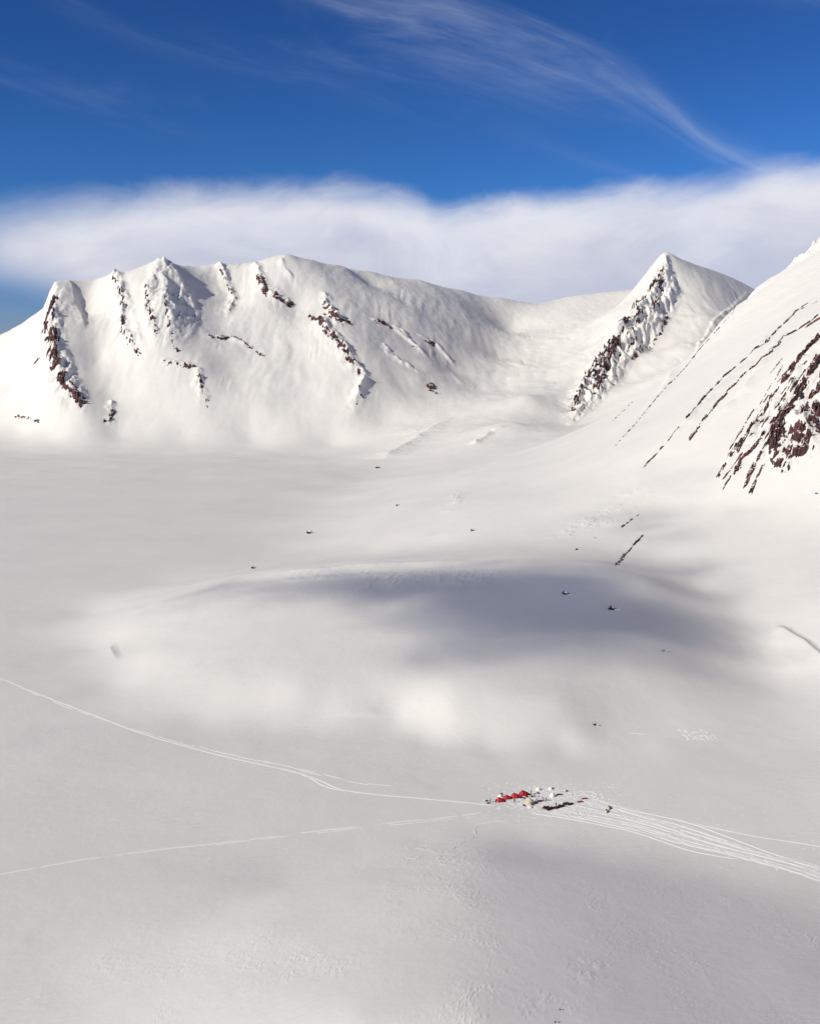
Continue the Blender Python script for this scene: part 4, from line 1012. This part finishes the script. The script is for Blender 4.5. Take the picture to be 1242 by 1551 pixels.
def make_bag(seed, m1):
    root = thing('duffel_bag', 'x', 'bag', 'gear bags lying around the tents')
    rr = random.Random(seed); m = MB()
    rings = [[(x, r_ * math.cos(a) * .34, .30 + r_ * math.sin(a) * .30) for a in np.linspace(0, 2 * math.pi, 11)[:-1]] for x, r_ in ((-.55, .45), (-.5, .85), (-.2, 1.0 + rr.uniform(-.05, .1)), (.2, 1.05), (.5, .85), (.55, .45))]
    m.loft(rings); m.build('sack', m1, root)
    for sx in (-.2, .2):
        m = MB(); m.tube([(sx, .30, .35), (sx, .16, .64), (sx, -.16, .64), (sx, -.30, .35)], .025, 5); m.build('handle', M_BLACK, root)
    return root
BAGS = [(737.0, 1213.8, M_DARK, 'black gear bag left of the nearest red tent'), (739.0, 1217.4, M_DARK, 'small dark gear bag nearest the incoming track'), (759.0, 1203.2, M_DARK, 'dark gear bag behind the nearest red tents'), (785.0, 1208.6, M_NAVY, 'dark gear bag just before the third red tent'), (793.0, 1209.4, M_DARK, 'dark bag between the farthest red tent and bell tent'),
        (797.8, 1207.6, M_REDK, 'dark red bag behind the bell tent'), (805.2, 1206.8, M_DARK, 'dark bag at the back of the bell tent'), (793.4, 1220.4, M_DARK, 'dark bag in front of the bell tent on the left'), (805.6, 1219.6, M_DARK, 'dark bag in front of the bell tent on the right'), (814.6, 1202.0, M_NAVY, 'dark bag right of the person in dark red'), (836.0, 1194.8, M_DARK, 'dark bag on the farthest snow pile'), (858.0, 1199.0, M_DARK, 'dark bag inside the turning loop of the tracks'), (812.8, 1217.0, M_NAVY, 'navy bag at the foot of the bending person')]
for i, (px, py, m1, lb) in enumerate(BAGS):
    o = make_bag(i, m1); o['label'] = lb; put(o, px, py, R(37 * i % 180), 1.15)

def make_snow_pile(seed, w, h):
    """blocks of sawn snow heaped into a low shelter wall"""
    root = thing('snow_pile', 'x', 'snow pile', 'heaps of sawn snow blocks')
    rr = random.Random(seed)
    m = MB(); m.ball((0, 0, .0), 1.0, 16, 10, (w * .55, w * .5, h * .75), .10, rr); m.build('mound', M_PACKED, root)
    for k in range(9):
        a = 2 * math.pi * k / 9 + rr.uniform(-.2, .2); lv = k % 3
        m = MB(); m.box((0, 0, .2), (.75, .5, .42)); b_ = m.build('snow_block', M_PACKED, root, False)
        b_.location = (math.cos(a) * w * (.42 - .13 * lv), math.sin(a) * w * (.38 - .12 * lv), lv * h * .30); b_.rotation_euler = (rr.uniform(-.2, .2), rr.uniform(-.2, .2), a + 1.57)
    return root
for i, (px, py, w, h, lb) in enumerate(((815.0, 1196.5, 2.0, 1.3, 'white snow pile behind the farthest red tent'), (833.6, 1195.4, 1.9, 1.1, 'farthest white snow pile with a dark bag on it'), (836.6, 1206.2, 2.4, 2.1, 'tall white snow pile left of the dark sled'), (802.0, 1223.0, 1.7, .8, 'low white snow heap in front of the bell tent'), (757.6, 1206.6, 2.2, .9, 'cream lit snow heap behind the nearest red tent'))):
    o = make_snow_pile(i + 3, w, h); o['label'] = lb; put(o, px, py, .5 * i, 1.0)

M_BOULDER = mat('black_rock', (.022, .018, .02), .9, 0, .5, .6)
# ------------------------------------------------------------------ boulders standing out of the snow
def boulder(px, py, wpx, hpx, label, seed, cap=True):
    p = spot(px, py); mpp = p[1] / FPX; w, h = wpx * mpp * .72, hpx * mpp * .8
    rr = random.Random(seed)
    root = thing('boulder', label, 'boulder', 'boulders on the snow slopes'); root.location = p
    m = MB(); n, k = 11, 8; rings = []
    ax = [rr.uniform(.75, 1.25) for _ in range(n)]
    for i in range(k):
        th = math.pi * (.04 + .92 * i / (k - 1)); ring = []
        for j in range(n):
            q = ax[j] * rr.uniform(.82, 1.15)
            ring.append((q * w * .5 * math.sin(th) * math.cos(2 * math.pi * j / n), q * w * .4 * math.sin(th) * math.sin(2 * math.pi * j / n), h * .25 - q * h * .62 * math.cos(th)))
        rings.append(ring)
    m.loft(rings); m.build('rock', M_BOULDER, root, False)
    if cap:
        c = MB(); c.ball((w * .12, w * .05, h * .55), 1.0, 12, 7, (w * .46, w * .40, h * .42), .12, rr); c.build('snow_cap', M_SNOW, root)
        c = MB(); c.ball((w * .75, w * .25, -h * .12), 1.0, 14, 8, (w * 1.1, w * .5, h * .38), .06, rr); c.build('snow_drift', M_SNOW, root)
    return root
BOULDERS = [(469, 808, 10, 7, 'dark pointed boulder alone on the apron above the plain'), (384, 861, 8, 4, 'small snowy boulder at the left foot of the mound crest'), (572, 709, 8, 4, 'snow capped boulder on the plain edge below the ridge'), (602, 766, 7, 3, 'faint half buried boulder on the pale apron'), (715, 804, 7, 4, 'small boulder on the apron behind the mound'),
            (873, 833, 5, 4, 'tiny dark boulder at the foot of the right slope'), (856, 900, 12, 6, 'dark capped boulder in the cloud shadow, farther of two'), (926, 923, 13, 7, 'dark capped boulder in the cloud shadow, nearer of two'), (900, 1098, 7, 4, 'snow covered boulder on the sunny front of the mound'), (1004, 986, 6, 3, 'pale buried boulder right of the cloud shadow'),
            (661, 596, 6, 3, 'small dark rock in the valley below the ridge'), (625, 525, 6, 3, 'small dark rock high on the right flank of the ridge'), (1236, 748, 5, 3, 'tiny rock at the right edge under the buttress'), (901, 815, 4, 2, 'tiny dark rock on the lower right slope'), (848, 1530, 3, 5, 'small dark stone near the bottom edge'), (841, 1549, 4, 6, 'dark stone cut by the bottom edge')]
for i, (px, py, w, h, lb) in enumerate(BOULDERS): boulder(px, py, w, h, lb, 50 + i)

# ------------------------------------------------------------------ the cloud that shades the mound (it drifts left of the view)
def shade_cloud():
    alt = 620.0
    puffs = [(720, 925, 95, 110, .75), (850, 915, 90, 75, .95), (940, 935, 55, 45, .8), (570, 885, 130, 45, .62), (430, 885, 90, 32, .42), (800, 880, 120, 40, .6), (1000, 810, 45, 130, .5), (1040, 735, 48, 110, .42), (960, 860, 50, 60, .4), (800, 985, 80, 35, .35), (650, 1000, 40, 30, .3)]
    cs = []
    for px, py, rx, ry, a in puffs:
        p = Vector(spot(px, py)); q = p + SUN * ((alt - p.z) / SUN.z); cs.append((q, rx, ry, a))
    lo = Vector((min(c[0].x - c[1] * 1.9 for c in cs), min(c[0].y - c[2] * 1.9 for c in cs), alt - 16)); hi = Vector((max(c[0].x + c[1] * 1.9 for c in cs), max(c[0].y + c[2] * 1.9 for c in cs), alt + 16))
    ctr = (lo + hi) / 2; half = (hi - lo) / 2
    m = MB(); x, y, z = half
    m.add([(-x, -y, -z), (x, -y, -z), (x, y, -z), (-x, y, -z), (-x, -y, z), (x, -y, z), (x, y, z), (-x, y, z)], [(3, 2, 1, 0), (4, 5, 6, 7), (0, 1, 5, 4), (1, 2, 6, 5), (2, 3, 7, 6), (3, 0, 4, 7)])
    mt = bpy.data.materials.new('cloud_vapour'); mt.use_nodes = True; t = NT(mt.node_tree)
    for n in list(mt.node_tree.nodes):
        if n.type == 'BSDF_PRINCIPLED': mt.node_tree.nodes.remove(n)
    out = [n for n in mt.node_tree.nodes if n.type == 'OUTPUT_MATERIAL'][0]
    tc = t.n.new('ShaderNodeTexCoord'); sp = t.n.new('ShaderNodeSeparateXYZ'); t.l.new(tc.outputs['Object'], sp.inputs[0])
    wp = t.vec(t.m('MULTIPLY', sp.outputs[0], .62), t.m('ADD', sp.outputs[1], t.m('MULTIPLY', sp.outputs[0], .3)), sp.outputs[2])
    nz = t.noise(wp, .016, 5, .64, .9)
    tot = None
    for c, rx, ry, a in cs:
        dx = t.m('DIVIDE', t.m('SUBTRACT', sp.outputs[0], c.x - ctr.x), rx); dy = t.m('DIVIDE', t.m('SUBTRACT', sp.outputs[1], c.y - ctr.y), ry)
        g = t.m('MULTIPLY', t.m('EXPONENT', t.m('MULTIPLY', t.m('ADD', t.m('MULTIPLY', dx, dx), t.m('MULTIPLY', dy, dy)), -1.1)), a)
        tot = g if tot is None else t.m('ADD', tot, g)
    ed = t.m('SUBTRACT', 1.0, t.m('POWER', t.m('ABSOLUTE', t.m('DIVIDE', sp.outputs[2], z)), 2.0))
    d = t.m('MULTIPLY', t.m('MULTIPLY', t.ramp(t.m('ADD', tot, t.m('MULTIPLY', t.m('SUBTRACT', nz, .5), 2.3)), .12, 1.6), ed), .034)
    v = t.n.new('ShaderNodeVolumePrincipled'); v.inputs['Color'].default_value = (.95, .95, .96, 1); t.l.new(d, v.inputs['Density']); v.inputs['Anisotropy'].default_value = .5
    t.l.new(v.outputs[0], out.inputs['Volume'])
    o = m.build('cloud', mt, None, False); o.location = ctr; tag(o, kind='structure')
    return o
shade_cloud()
